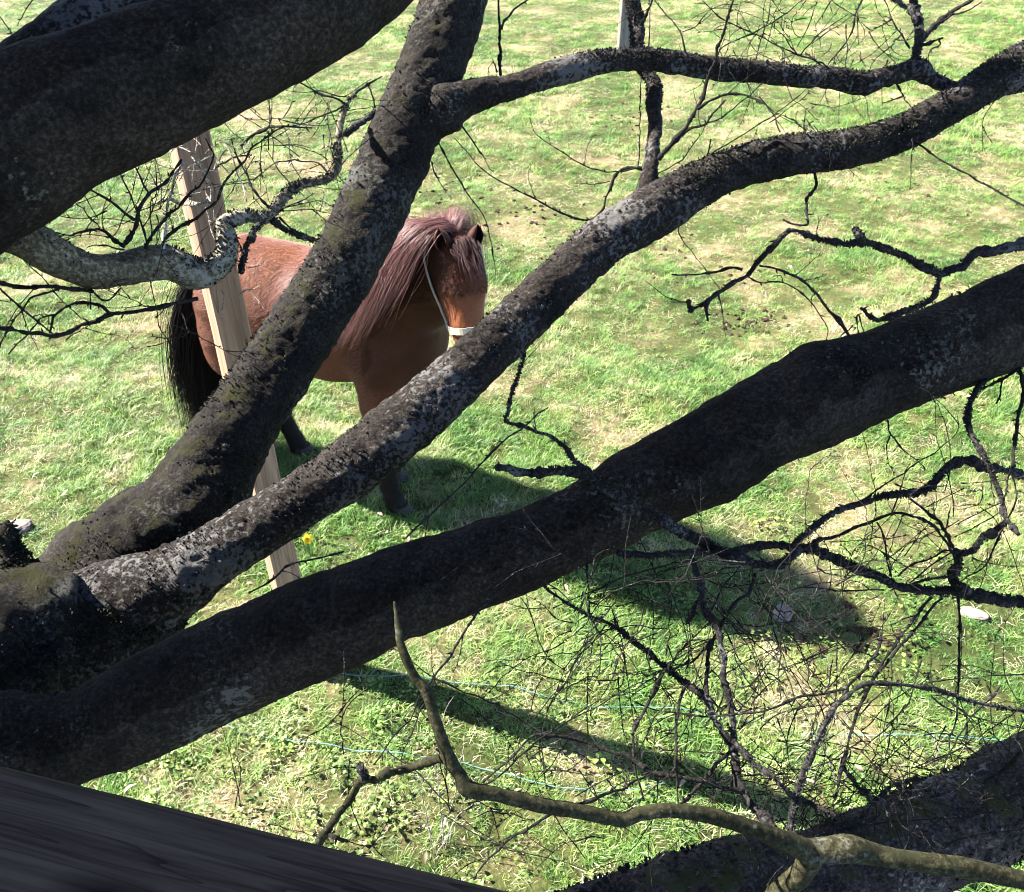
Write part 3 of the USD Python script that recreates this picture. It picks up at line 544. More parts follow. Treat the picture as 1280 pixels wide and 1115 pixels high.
# --- traced twigs: host, depth from, depth to, width from, width to, outline
TW = '''
cross 2.49 2.6 4.3 1.7|625,95 625,47 623,0 620,-30
cross 2.49 2.6 2.8 1.7|627,36 636,18 657,0 670,-14
cross 2.52 2.6 2.5 1.1|622,90 619,82 616,74
one 2.46 2.6 2.1 0.9|548,179 578,233 604,269 613,298 620,345
one 2.46 2.4 2.3 1.0|578,158 596,183 616,215
one 2.46 2.4 2.1 0.9|539,201 550,230 564,248
stem 2.5 2.4 3.8 1.1|808,212 794,210 772,215 761,240 751,265 736,276 697,265 668,248 639,233 604,212 568,172
stem 2.49 2.4 2.1 1.0|793,211 765,215 733,208 700,187 672,169 663,147
stem 2.48 2.45 1.4 0.9|762,227 740,230 718,228
stem 2.5 2.6 1.8 1.1|798,209 800,172 800,129 802,99
stem 2.49 2.3 6.4 2.1|824,198 831,190 851,168 860,153 873,132 883,102 896,68 907,32 918,-4
stem 2.42 2.3 4.1 1.4|873,136 888,127 905,119 922,117 944,123 959,133 969,148 975,166
stem 2.45 2.3 4.1 1.6|851,169 865,160 881,154 892,140 907,125
stem 2.4 2.3 2.1 1.1|881,154 900,148 920,133 939,116 954,103
two 2.44 2.4 1.6 1.0|823,217 849,202 870,176 883,157
two 2.46 2.4 2.3 1.4|885,195 886,183 888,174
two 2.46 2.3 1.6 1.0|885,196 931,166 963,146 987,129 1008,112
stem 2.36 2.2 1.8 1.1|896,70 903,58 931,45 963,30 1002,0 1020,-12
cross 2.55 2.4 2.1 1.1|1030,86 1017,75 995,68 963,52 941,41 909,28 890,13 878,0
cross 2.4 2.3 1.7 1.0|944,75 952,49 959,26 963,0
cross 2.5 2.4 1.5 0.9|997,69 980,45 965,32
cross 2.5 2.4 1.6 0.9|1000,69 1021,45 1038,32 1060,18
cross 2.53 2.6 2.1 1.4|856,66 851,41 840,26 823,6 812,-8
cross 2.5 2.5 1.4 1.0|853,41 870,32 883,15 890,8
stem 2.62 2.5 3.8 1.8|801,30 808,18 814,4 818,-10
cross 2.53 2.55 1.5 1.1|811,62 812,19 813,0
two 2.5 2.45 1.7 1.0|1004,168 1006,150 1007,138
two 2.5 2.4 1.8 1.0|1008,163 987,148 969,140
cross 2.6 2.65 11.0 8.0|1145,78 1146,62 1149,50 1149,32 1146,18 1140,2 1134,-14
cross 2.61 2.6 7.2 4.3|1148,30 1138,14 1126,5 1112,-3
cross 2.6 2.6 7.0 4.0|1149,54 1160,40 1170,31 1192,13 1213,-1 1230,-14
cross 2.6 2.55 2.8 1.4|1176,27 1190,19 1205,15 1227,2
cross 2.6 2.5 5.2 2.5|1150,54 1158,56 1168,51 1179,48
cross 2.58 2.5 1.7 1.1|1174,52 1175,56 1162,65 1161,82
cross 2.45 2.4 2.5 1.1|1080,-4 1069,17 1065,39 1048,65 1039,84
cross 2.45 2.45 1.6 0.9|1072,22 1073,56
cross 2.5 2.4 1.7 1.0|1057,30 1059,54 1057,86
cross 2.4 2.4 1.4 0.9|1042,-3 1030,16 1020,30
cross 2.56 2.5 2.1 1.1|1138,62 1128,43 1117,28 1106,-2
cross 2.52 2.4 1.6 0.9|1115,25 1091,36 1076,28
cross 2.55 2.4 1.8 1.1|1128,41 1113,58 1095,73 1088,84
cross 2.5 2.4 1.4 0.9|1085,39 1106,65 1125,75
cross 2.58 2.5 2.2 1.5|1121,105 1128,118 1140,137
cross 2.55 2.5 1.8 1.1|1128,121 1115,126 1104,129
cross 2.56 2.5 2.5 1.8|1058,102 1041,88 1020,75 1008,66
cross 2.57 2.5 1.1 0.8|1081,118 1088,153
cross 2.56 2.5 1.0 0.7|1050,110 1048,155
two 2.5 2.45 1.3 0.8|1141,170 1140,185 1137,237
two 2.52 2.3 2.2 2.4|1144,178 1192,209 1244,237 1300,268
two 2.56 2.5 1.0 0.7|1242,125 1229,151 1229,189
two 2.5 2.4 4.1 2.3|1018,215 1019,232 1014,241 1009,248 1009,271 1007,281 992,280 979,275
two 2.42 2.4 2.3 1.4|1010,268 1018,267
two 2.44 2.3 1.5 0.9|849,275 850,295 873,325 899,360
three 2.25 1.78 20.0 4.0|1560,262 1470,245 1390,270 1330,290 1280,305 1253,312 1220,319 1199,333 1177,341 1156,334 1127,319 1091,306 1073,304 1055,305 1030,301 1001,291 983,289
three 1.82 1.75 7.0 4.5|986,288 971,304 952,323 934,342 910,357 887,375 874,383 862,390
three 1.74 1.72 6.5 4.3|863,390 863,383 862,376
three 1.76 1.72 5.1 2.8|882,378 885,390 886,400
three 1.84 1.8 8.0 7.2|1079,304 1073,293 1070,287
three 1.86 2.0 6.0 8.0|1177,342 1171,358 1165,372 1140,386 1121,392 1104,397
three 2.0 1.95 6.5 4.3|1104,397 1091,397 1085,391 1077,386
three 1.78 1.95 2.6 3.8|948,332 970,336 995,345 1018,365 1039,389 1061,421
three 1.78 1.95 2.1 1.1|934,348 950,353 981,353 1004,367 1023,391 1034,410 1032,428
three 1.76 1.7 3.8 1.6|927,337 913,334 890,342 840,343
three 1.98 1.95 2.1 1.4|1074,417 1070,403 1074,393 1081,416
three 1.98 1.95 1.5 1.0|1051,421 1063,410 1074,400
three 2.3 1.68 26.0 6.0|1640,235 1625,360 1590,520 1530,680 1480,765 1420,790 1340,768 1280,754 1231,746 1194,741 1137,736 1100,722 1062,707 1025,690 1002,685 961,681 912,688 875,690 837,692 800,695 770,690
three 1.74 1.72 10.0 13.0|1000,686 985,698 969,707 931,700 894,685 864,671 841,659 825,647
three 1.72 1.8 8.0 2.4|830,650 800,634 786,629 759,614 741,600 730,586 716,574 705,557 687,545 676,541 649,533 631,528 635,512 642,485 651,458 656,440
green 1.25 1.3 12.0 8.0|556,946 536,953 508,960 480,967 454,974
green 1.3 1.34 9.0 8.0|454,974 445,986 436,998 417,1024 405,1040 396,1056
green 1.32 1.33 5.8 4.3|405,1038 418,1046 432,1052
green 1.29 1.28 7.2 4.3|456,973 452,964 449,956
three 1.9 1.8 12.0 9.0|735,594 714,589 687,588 665,591 642,588 622,584
three 1.72 1.5 2.1 2.5|683,510 656,532 614,567 578,607 535,646 508,672
three 1.75 1.8 1.4 0.9|763,579 781,606 804,635
green 1.42 1.75 9.4 7.2|966,1035 943,1008 928,988 921,966 917,928 914,903 911,878 904,850 904,820 902,799 895,782 883,764 878,745 874,722 864,694
green 1.72 1.7 6.5 5.8|878,748 871,757 867,764 862,778
green 1.53 1.45 7.2 4.3|917,929 941,953 968,973 988,993 1013,1006 1044,1021
green 1.53 1.4 5.2 3.8|915,934 908,944 890,961 875,981 862,994 850,1007
green 1.46 1.4 6.5 2.3|930,990 916,986 888,978 855,972 823,966 803,957 780,942 771,942 734,927 689,919 663,923 640,946 603,979
green 1.54 1.7 8.7 2.3|915,932 905,917 893,895 883,875 876,867 863,857 853,851 832,834 815,820 792,801 769,785 738,771 703,750 680,733
green 1.58 1.75 5.2 4.3|883,872 884,850 886,827 890,803 902,780 913,761 925,750 937,738 944,717
green 1.42 1.65 8.0 3.0|986,1045 993,1003 1000,984 1010,953 1023,922 1038,893 1053,873 1075,858 1095,853 1126,854 1151,858 1176,864 1226,880 1290,890
green 1.55 1.6 4.3 1.1|1053,873 1059,861 1031,866 1001,871 968,885 931,892 893,895 855,892 818,887 780,871
three 1.82 1.5 3.5 3.8|1176,747 1160,767 1144,786 1123,812 1095,845 1085,863 1070,895 1060,930 1050,968 1043,998
three 1.84 1.55 3.8 2.8|1163,747 1136,781 1113,812 1089,852 1074,868
green 1.6 1.7 1.4 1.8|1152,856 1201,848 1241,844 1290,843
three 1.85 1.7 3.8 1.4|1196,742 1202,781 1199,812 1198,860 1197,883 1193,908 1186,925 1190,951
three 1.82 1.7 2.3 1.1|1107,738 1054,737 1001,735 980,743 940,754
three 1.7 1.6 3.2 3.8|1103,790 1099,812 1083,834 1073,845 1057,858
three 2.06 1.75 7.2 5.8|1236,466 1222,487 1212,503 1209,533 1218,550 1232,574 1242,596 1251,620 1257,643 1267,660 1272,668
three 2.2 1.78 13.0 7.0|1500,310 1470,420 1410,560 1330,625 1297,605 1280,596 1267,590 1250,586 1232,584 1212,577 1198,577 1178,590 1163,608 1145,616 1119,618 1099,621 1078,627 1060,634 1044,641 1014,661 995,677 988,686
three 2.1 1.85 4.9 4.3|1290,452 1272,462 1279,476 1275,509 1269,550 1265,582
three 2.07 2.0 3.5 4.3|1226,487 1247,477 1260,470 1272,462
three 2.02 1.98 2.3 1.7|1251,476 1250,493 1245,505
three 1.84 1.86 6.5 8.7|1256,653 1245,662 1232,669 1222,680 1214,688 1195,690
three 1.86 1.84 4.9 2.3|1195,689 1187,676 1176,658 1160,640 1137,624
three 1.84 1.8 2.9 4.3|1190,692 1179,672 1160,653 1126,641 1099,648 1060,664 1028,674 1004,685
three 1.86 1.86 8.0 11.0|1195,688 1198,706 1190,722 1200,733 1212,741
three 1.82 1.84 2.5 2.1|1097,653 1105,674 1110,700 1113,722
three 1.84 1.86 2.5 2.3|1123,720 1137,708 1160,698 1184,687
three 1.84 1.86 1.8 1.8|1137,730 1166,706 1193,688
three 1.84 1.86 3.2 3.8|1137,731 1155,725 1176,722 1192,721
three 1.86 1.8 2.3 2.3|1209,722 1232,706 1245,680 1256,660
three 1.8 1.82 1.0 1.0|1190,632 1218,631 1245,632
three 1.82 1.8 1.4 1.1|1251,640 1225,655 1195,671
three 1.82 1.8 1.4 1.1|1250,627 1225,640 1195,656
three 1.84 1.8 2.5 2.1|1263,588 1260,602 1257,617 1253,632
three 1.84 1.8 2.5 1.8|1264,592 1268,605 1271,617 1269,633 1259,650
three 2.0 1.9 2.1 1.0|1109,524 1113,541 1127,560 1145,576 1157,586
three 1.98 1.9 1.5 0.9|1113,540 1109,558 1109,574 1117,594
three 1.82 1.8 2.3 1.0|1080,624 1109,604 1139,584 1168,566 1188,550 1198,535 1196,519
three 1.84 1.8 2.1 1.0|1115,640 1125,610 1137,578
green 1.7 1.4 3.8 2.5|666,690 626,737 603,760 585,782 562,819 544,845 533,858 525,868
green 1.3 1.25 2.3 2.1|526,872 515,895 499,912 480,938 466,957
green 1.3 1.25 1.8 1.4|530,880 518,908 503,946
green 1.36 1.5 2.3 1.8|540,846 585,867 622,882 652,901 680,917
green 1.3 1.5 2.3 1.5|598,985 633,961 670,927 715,897 752,879 789,856 815,846
three 1.75 1.5 2.5 1.6|734,690 734,711 737,767 745,785 752,800 750,843
green 1.6 1.45 4.3 2.3|828,838 820,860 810,880 795,910 791,938 795,966 804,1000
green 1.55 1.4 4.3 2.3|856,858 848,880 845,920 843,951 845,980 847,1008
green 1.3 1.5 4.3 2.5|718,1008 745,997 771,987 795,976 822,964
green 1.3 1.35 2.1 1.4|719,994 750,977 782,961
green 1.3 1.4 4.3 2.3|692,1016 665,1032 641,1046 611,1072 592,1100
green 1.55 1.7 2.3 1.1|834,838 843,822 860,803 872,791 883,782
green 1.55 1.7 3.8 1.8|836,838 864,827 881,813 895,796
green 1.55 1.4 2.3 1.1|832,836 811,843 773,841 759,843
green 1.55 1.4 4.1 2.8|830,840 818,859 809,880 801,899
green 1.55 1.7 1.5 1.1|811,841 812,820 813,803 820,780 834,761
green 1.58 1.7 1.5 1.1|834,820 836,792 838,770 839,747
green 1.6 1.6 1.5 1.1|736,754 762,759 785,754 811,750 832,759 857,771
green 1.6 1.6 1.6 1.4|773,731 797,740 820,752 845,762
green 1.65 1.7 1.4 2.3|692,759 727,745 762,729 797,715 832,708 862,699
green 1.6 1.6 1.4 1.1|806,752 797,785 790,794
green 1.7 1.7 2.5 1.8|879,719 902,712 920,708
green 1.68 1.7 2.1 1.6|889,761 904,733 925,708
green 1.52 1.6 1.7 1.1|917,820 928,840 941,860 961,880
green 1.54 1.6 2.1 1.1|914,880 923,888 941,866 958,840
green 1.54 1.6 2.1 1.1|922,911 930,905 941,900 956,892
green 1.5 1.6 1.5 1.1|971,895 981,928 988,956 998,976
green 1.55 1.7 1.4 1.1|988,835 1006,865 1024,893
green 1.6 1.6 1.5 1.1|1046,800 1046,820 1045,870
green 1.66 1.6 2.5 1.4|1251,857 1236,875 1213,898 1201,915 1188,941
green 1.62 1.6 2.1 1.4|1166,870 1183,885 1216,895 1251,905 1290,912
green 1.62 1.6 1.6 1.1|1221,896 1226,915 1231,933
green 1.6 1.6 1.6 1.1|1209,902 1206,925 1210,943
green 1.6 1.5 1.6 1.1|1116,820 1114,865 1108,903 1105,922
green 1.6 1.5 2.1 1.4|1151,825 1138,868 1126,890 1108,908
low 2.05 1.95 6.5 4.3|1090,1003 1083,993 1070,981 1055,963 1052,952
low 2.05 1.95 7.2 4.3|1090,1000 1100,993 1113,983 1133,977 1158,972
low 2.06 1.9 1.8 1.1|1095,1031 1126,1027 1176,1023 1226,1018 1251,1013 1285,1002
low 2.06 1.9 1.6 1.1|1136,1061 1161,1036 1190,1012
low 2.06 1.85 1.6 1.1|1173,1064 1193,1051 1226,1043 1266,1038 1285,1034
low 2.0 1.8 4.0 7.0|1233,1040 1231,1015 1230,996 1231,981 1251,966 1285,936
low 2.1 2.2 2.3 1.1|1000,1050 980,1030 972,1015
low 2.1 2.2 2.3 1.1|1020,1040 1000,1020 985,1012 975,1000
low 2.1 2.3 2.8 1.4|1040,1030 1020,1015 1012,1000
grey 1.9 1.85 4.3 1.6|179,318 187,301 207,275 228,252 250,229 263,209 266,194 258,174
grey 1.9 1.8 2.8 1.4|183,306 176,277 170,260 159,234 148,209
grey 1.88 1.8 6.4 2.3|157,306 168,282 172,269 185,243 211,224 226,200
grey 1.86 1.75 4.1 2.3|166,275 140,254 103,231
grey 1.84 1.8 2.5 1.8|185,241 172,217 163,198
grey 1.88 1.8 4.9 1.4|155,308 129,290 118,288 86,293 71,290
grey 1.85 1.8 1.8 0.9|127,288 114,275 97,254 86,241
grey 1.88 1.85 2.8 1.1|157,313 129,307 112,308
grey 1.9 1.85 1.8 1.1|190,301 190,280 189,252 196,243 194,206
grey 1.93 1.8 4.6 1.4|202,308 211,293 233,279 255,266 270,251 283,225 301,205 320,181 353,159
grey 2.04 2.0 3.8 1.4|340,262 320,240 312,229 298,201 288,172
grey 2.02 2.0 1.6 1.1|312,229 288,231 253,237
grey 2.08 2.0 2.5 1.1|410,216 397,203 379,201 353,201 331,212 316,227
grey 2.04 2.0 1.8 1.0|351,262 371,253 393,242
grey 2.04 2.0 1.6 1.0|352,264 386,262 414,266
grey 2.04 2.0 1.4 0.9|356,259 397,251 414,258
grey 2.03 1.98 5.8 7.2|333,273 318,288 312,301 307,314 304,328 300,340
grey 2.0 1.98 2.8 2.1|287,286 298,301 303,317
grey 2.12 2.05 2.5 1.4|430,131 419,137 397,148 375,155 340,163
grey 2.02 1.95 4.3 1.6|300,182 322,166 342,159 364,158 390,160
grey 2.02 1.95 2.5 1.8|270,210 294,196 309,194
grey 2.13 2.05 2.8 1.8|432,131 419,122 397,115 375,104
grey 2.14 2.2 3.8 1.6|440,121 458,107 478,96
one 2.45 2.3 2.1 1.4|468,137 466,120 459,105
one 2.46 2.3 7.2 5.8|470,138 452,152 438,163 425,172
grey 2.03 2.1 8.0 5.2|341,275 357,287 375,294 392,301
grey 2.04 2.1 2.8 1.8|349,272 362,284 384,295
grey 1.86 1.7 4.3 6.4|114,364 97,362 75,360 54,358 22,359 -10,352
grey 1.8 1.7 2.8 1.6|73,362 43,372 32,381 15,404 -2,436
grey 1.95 1.75 4.9 5.8|246,374 215,379 172,389 140,393 125,398 103,407 82,417 65,420 43,417 22,413 -8,410
grey 1.85 1.75 4.6 2.3|140,393 127,383 114,379 97,379 75,389 65,404 62,416
grey 1.8 1.7 2.3 1.1|73,392 52,398 32,420 9,443
grey 1.75 1.7 2.1 2.3|-6,354 22,383 43,398 65,417
grey 1.86 1.8 2.3 1.6|114,362 129,376 142,372 151,361
grey 1.86 1.85 1.4 0.9|112,362 113,387
grey 1.9 1.85 1.5 0.9|187,350 194,381 200,409 217,437
grey 1.85 1.85 1.4 0.9|209,424 198,421 185,423
upper_two 1.75 1.7 1.6 0.9|-4,16 8,30 15,45 18,58
three 1.8 1.75 2.8 2.5|312,742 340,724 362,706 385,702 408,696 430,689
three 1.78 1.8 1.1 0.9|600,675 640,692 660,700 690,690
three 1.78 1.8 1.4 1.0|540,728 575,732 600,724 616,717
upper_two 1.8 1.8 1.7 0.9|48,-8 30,14 22,32
'''
PALE = '''
grey 1.93 1.9 5 4|196,254 213,251 228,254 244,256 259,253
grey 1.92 1.9 4.5 2.5|203,312 206,290 211,249 220,222 231,200
grey 1.96 1.92 3 2|262,256 264,240 258,222 252,210 240,196
grey 1.96 1.92 2.4 1.4|256,215 246,196 232,186 222,182
grey 1.96 1.94 2.6 1.6|268,275 266,256 258,244 256,228
grey 1.96 1.92 2 1.2|280,180 290,196 296,214 304,232 308,252
grey 1.97 1.92 2 1.2|270,168 282,178 298,186 312,180
grey 2.0 1.95 1.8 1|310,335 322,333 330,326
grey 1.99 1.95 1.8 1|300,368 312,362 326,357
grey 1.98 1.95 1.6 1|278,362 280,378 276,396
'''


def trace(text, step=0.010):
    for line in text.strip().splitlines():
        head, pts = line.split('|')
        host, d0, d1, w0, w1 = head.split()
        xy = np.array([[float(v) for v in q.split(',')] for q in pts.split()])
        yield host, float(d0), float(d1), float(w0), float(w1), xy


def twig_mesh(c3, rad, seed, buds=True):
    """A knobbly tapered twig with buds, spurs and now and then a fine side shoot."""
    r = np.random.default_rng(seed)
    c = spline(np.column_stack([c3, rad]), 0.007)
    n = len(c)
    thick = rad.max()
    jit = np.stack([np.interp(np.arange(n), np.arange(0, n + 4, 4), r.normal(0, 1, len(np.arange(0, n + 4, 4)))) for _ in range(3)], 1)
    cc = c[:, :3] + jit * np.clip(0.0011 + 0.12 * c[:, 3:4], 0, 0.0022)
    rr = c[:, 3] * (1 + 0.16 * r.normal(size=n))
    for k in r.integers(0, n, max(1, n // 14)):
        rr[max(0, k - 1):k + 2] *= 1.35
    parts = [tube(cc, np.maximum(rr, 0.0006), 14 if thick > 0.006 else (8 if thick > 0.0025 else 5), 0.0013 if thick > 0.005 else (0.0005 if thick > 0.0025 else 0), 90, seed % 50)]
    if buds and n > 6:
        t = np.gradient(cc, axis=0); t /= np.linalg.norm(t, axis=1, keepdims=True) + 1e-9
        k = 2
        while k < n - 1:
            k += r.integers(3, 9)
            if k >= n - 1:
                break
            s = np.cross(t[k], r.normal(size=3)); s /= np.linalg.norm(s) + 1e-9
            d = s * 0.8 + t[k] * 0.7; d /= np.linalg.norm(d)
            L = r.uniform(0.005, 0.011) if c[k, 3] < 0.003 else r.uniform(0.006, 0.016)
            w = min(0.0016, 0.0008 + 0.3 * c[k, 3])
            p = cc[k] + s * c[k, 3] * 0.6
            parts.append(tube(np.array([p, p + d * L * 0.45, p + d * L]), np.array([w, w * 1.2, w * 0.25]), 5))
            if r.uniform() < 0.14 and c[k, 3] < 0.005:
                L2 = r.uniform(0.04, 0.13); m = 6
                cu = r.normal(0, 0.4, 3); q = [p]
                dd = d.copy()
                for _ in range(m):
                    dd = dd + cu * 0.25 + r.normal(0, 0.12, 3); dd /= np.linalg.norm(dd); q.append(q[-1] + dd * L2 / m)
                parts.append(tube(np.array(q), np.linspace(0.0010, 0.0005, m + 1), 4))
                for u in (2, 4):
                    sd = np.cross(dd, r.normal(size=3)); sd /= np.linalg.norm(sd) + 1e-9
                    parts.append(tube(np.array([q[u], q[u] + (dd + sd) * 0.004, q[u] + (dd + sd * .6) * 0.007]), np.array([0.0008, 0.001, 0.0002]), 4))
    return cat_mesh(parts)


num = 0
for text, pale in ((TW, False), (PALE, True)):
    for host, d0, d1, w0, w1, xy in trace(text):
        num += 1
        s = np.concatenate([[0], np.cumsum(np.hypot(*np.diff(xy, axis=0).T))]); s = s / s[-1]
        wob = 0.05 * np.sin(s * 5 + num) * np.sin(np.pi * s)
        d = d0 + (d1 - d0) * s + wob
        c3 = np.array([P(x, y, dd) for (x, y), dd in zip(xy, d)])
        rad = (w0 + (w1 - w0) * s) * 0.5 * d / FPX
        big = max(w0, w1) > 7
        arm = host == 'green' and w0 >= 9 and xy[0, 0] < 600
        m_ = M_twig_pale if pale else (M_green_bark if arm else (M_twig_lich if big else M_twig))  # pale twigs carry the sunlight in their bark colour
        o = obj('branch' if big else 'twig', twig_mesh(c3, rad, 1000 + num), m_, limb_path[host], base=TREE, **({'label': 'pale sunlit twig'} if pale else {}))
        if big and host != 'low' and not arm:
            limb_path[f'b{num}'] = str(o.GetPath())
            cc = spline(np.column_stack([c3, rad]), 0.004)
            # lichen crust belongs to the branch's limb: no fourth level
            r_ = np.random.default_rng(num)
            limb_path['tmp'] = limb_path[host]
            flakes('tmp', cc, int(30 + 7 * s.size * max(w0, w1)), 0.0042, M_lichen, 'lichen', seed=500 + num, top_only=False)

# fine twigs that only read as a tangle: against the post, under the level limb, and above the lower right limb
def tangle(host, box, d, count, seed, length=(0.08, 0.28), down=0.0, material=M_twig, name='fine_twigs'):
    r = np.random.default_rng(seed); parts = []
    for _ in range(count):
        x, y = r.uniform(box[0], box[2]), r.uniform(box[1], box[3])
        p = P(x, y, r.uniform(*d)); L = r.uniform(*length); m = 9
        dd = r.normal(size=3); dd[2] -= down; dd /= np.linalg.norm(dd); cu = r.normal(0, 0.35, 3); q = [p]
        for _ in range(m):
            dd = dd + cu * 0.18 + r.normal(0, 0.1, 3); dd /= np.linalg.norm(dd); q.append(q[-1] + dd * L / m)
        parts.append(twig_mesh(np.array(q), np.linspace(0.0011, 0.0005, m + 1), int(r.integers(1e6))))
    obj(name, cat_mesh(parts), material, limb_path[host], base=TREE, kind='stuff')


tangle('grey', (270, 110, 440, 210), (1.95, 2.2), 34, 61)
tangle('grey', (215, 180, 275, 260), (1.9, 2.05), 16, 62, (0.05, 0.16), material=M_twig_pale)
tangle('grey', (20, 230, 230, 300), (1.8, 2.0), 12, 63)
tangle('grey', (0, 370, 230, 440), (1.7, 1.95), 8, 64)
tangle('cross', (880, 0, 1140, 80), (2.4, 2.8), 48, 65)
tangle('two', (880, 110, 1020, 165), (2.3, 2.6), 10, 66)
tangle('green', (700, 720, 900, 860), (1.5, 1.8), 52, 67)
tangle('green', (900, 700, 1060, 860), (1.5, 1.8), 40, 68)
tangle('green', (820, 860, 1280, 1000), (1.5, 2.0), 105, 69)
tangle('green', (420, 850, 760, 1080), (1.3, 1.9), 26, 70)
tangle('three', (1080, 600, 1280, 780), (1.75, 2.0), 26, 71)
tangle('low', (930, 960, 1160, 1030), (2.0, 2.2), 70, 72, (0.05, 0.2))

# ------------------------------------------------------------------ the pony
PY, PYAW = np.array([-0.94, 3.93, 0.0]), -25.0
pony = thing('pony', 'bay pony with a long reddish mane standing behind the tree', 'pony', PY, PYAW)
POLL = np.array([0.885, -0.160, 1.435])
_hy, _hp = math.radians(-48), math.radians(-62)
HD = np.array([math.cos(_hy) * math.cos(_hp), math.sin(_hy) * math.cos(_hp), math.sin(_hp)])      # down the face
HS = np.array([-math.sin(_hy), math.cos(_hy), 0.0])                                            # the pony's left
HN = np.cross(HD, HS); HN = HN if HN[2] > 0 else -HN                                             # out of the face


def hp(a, s, n):
    return POLL + HD * a + HS * s + HN * n


# joints: (a, ra, b, rb, blend, group)
BONES = [
    ((-0.28, 0, 0.985), 0.245, (-0.10, 0, 0.945), 0.270, 0.05), ((-0.10, 0, 0.945), 0.270, (0.15, 0, 0.935), 0.285, 0.05), ((0.15, 0, 0.935), 0.285, (0.42, 0, 0.955), 0.265, 0.05),
    ((0.20, 0, 1.17), 0.085, (0.42, 0, 1.18), 0.085, 0.10),                                          # withers
    ((0.50, 0.02, 0.90), 0.20, (0.50, -0.02, 0.90), 0.20, 0.06),                                       # chest
    ((0.42, 0, 1.03), 0.22, (0.66, -0.045, 1.20), 0.165, 0.08), ((0.66, -0.045, 1.20), 0.165, tuple(POLL + np.array([-0.05, 0.03, -0.04])), 0.112, 0.06),
    ((0.40, 0, 1.14), 0.12, (0.72, -0.06, 1.36), 0.085, 0.08),                                        # crest
    ((-0.32, 0.10, 0.93), 0.185, (-0.30, 0.12, 0.72), 0.15, 0.06), ((-0.32, -0.10, 0.93), 0.185, (-0.34, -0.12, 0.72), 0.15, 0.06),  # quarters
    ((-0.38, 0, 1.02), 0.10, (-0.38, 0, 1.02), 0.10, 0.06)]
LEGS = [
    # left hind, stepping forward under the belly
    ((-0.30, 0.12, 0.80), 0.145, (-0.26, 0.13, 0.60), 0.088), ((-0.26, 0.13, 0.60), 0.088, (-0.37, 0.11, 0.40), 0.056), ((-0.37, 0.11, 0.40), 0.054, (-0.29, 0.095, 0.16), 0.038), ((-0.29, 0.095, 0.16), 0.042, (-0.245, 0.092, 0.085), 0.042), ((-0.245, 0.092, 0.075), 0.044, (-0.225, 0.09, 0.03), 0.056),
    # right hind
    ((-0.32, -0.12, 0.80), 0.15, (-0.24, -0.13, 0.60), 0.095), ((-0.24, -0.13, 0.60), 0.09, (-0.42, -0.13, 0.41), 0.056), ((-0.42, -0.13, 0.41), 0.056, (-0.455, -0.13, 0.16), 0.038), ((-0.455, -0.13, 0.16), 0.042, (-0.425, -0.13, 0.085), 0.042), ((-0.425, -0.13, 0.075), 0.044, (-0.405, -0.13, 0.03), 0.056),
    # left fore
    ((0.43, 0.13, 0.84), 0.125, (0.38, 0.13, 0.62), 0.082), ((0.38, 0.13, 0.62), 0.080, (0.345, 0.12, 0.36), 0.052), ((0.345, 0.12, 0.36), 0.054, (0.31, 0.11, 0.15), 0.037), ((0.31, 0.11, 0.15), 0.041, (0.305, 0.105, 0.085), 0.042), ((0.305, 0.105, 0.075), 0.044, (0.315, 0.105, 0.03), 0.056),
    # right fore
    ((0.46, -0.13, 0.84), 0.125, (0.45, -0.13, 0.62), 0.084), ((0.45, -0.13, 0.62), 0.080, (0.455, -0.125, 0.36), 0.054), ((0.455, -0.125, 0.36), 0.055, (0.455, -0.122, 0.15), 0.038), ((0.455, -0.122, 0.15), 0.042, (0.47, -0.12, 0.085), 0.043), ((0.47, -0.12, 0.075), 0.045, (0.485, -0.12, 0.03), 0.058)]
HEAD = [
    (hp(0.00, 0, -0.01), 0.080, hp(0.12, 0, -0.012), 0.082, 0.05), (hp(0.12, 0.026, -0.002), 0.060, hp(0.28, 0.010, -0.01), 0.048, 0.04), (hp(0.12, -0.026, -0.002), 0.060, hp(0.28, -0.010, -0.01), 0.048, 0.04),
    (hp(0.09, 0.032, -0.095), 0.066, hp(0.19, 0.022, -0.085), 0.052, 0.05), (hp(0.09, -0.032, -0.095), 0.066, hp(0.19, -0.022, -0.085), 0.052, 0.05),   # jowls
    (hp(0.21, 0, -0.065), 0.046, hp(0.40, 0, -0.055), 0.040, 0.04),                                                                    # lower jaw
    (hp(0.27, 0, -0.012), 0.052, hp(0.41, 0, -0.02), 0.050, 0.04), (hp(0.425, 0.026, -0.012), 0.034, hp(0.465, 0.022, -0.022), 0.030, 0.02), (hp(0.425, -0.026, -0.012), 0.034, hp(0.465, -0.022, -0.022), 0.030, 0.02),
    (hp(0.415, 0, -0.06), 0.036, hp(0.45, 0, -0.055), 0.032, 0.025),                                                                    # chin
    (hp(0.115, 0.064, 0.0), 0.024, hp(0.145, 0.062, -0.006), 0.020, 0.02), (hp(0.115, -0.064, 0.0), 0.024, hp(0.145, -0.062, -0.006), 0.020, 0.02)]  # brows


def cone(p, a, ra, b, rb, sy=1.0):
    a, b = np.asarray(a, float), np.asarray(b, float)
    k = np.array([1, sy, 1]); q, a, b = p * k, a * k, b * k
    ab = b - a; L = ab @ ab
    t = np.clip(((q - a) @ ab) / L, 0, 1) if L > 1e-9 else np.zeros(len(q))
    return np.linalg.norm(q - a - t[:, None] * ab, axis=1) - (ra + (rb - ra) * t)


def smin(a, b, k):
    h = np.clip(k - np.abs(a - b), 0, None) / k
    return np.minimum(a, b) - h * h * k * 0.25


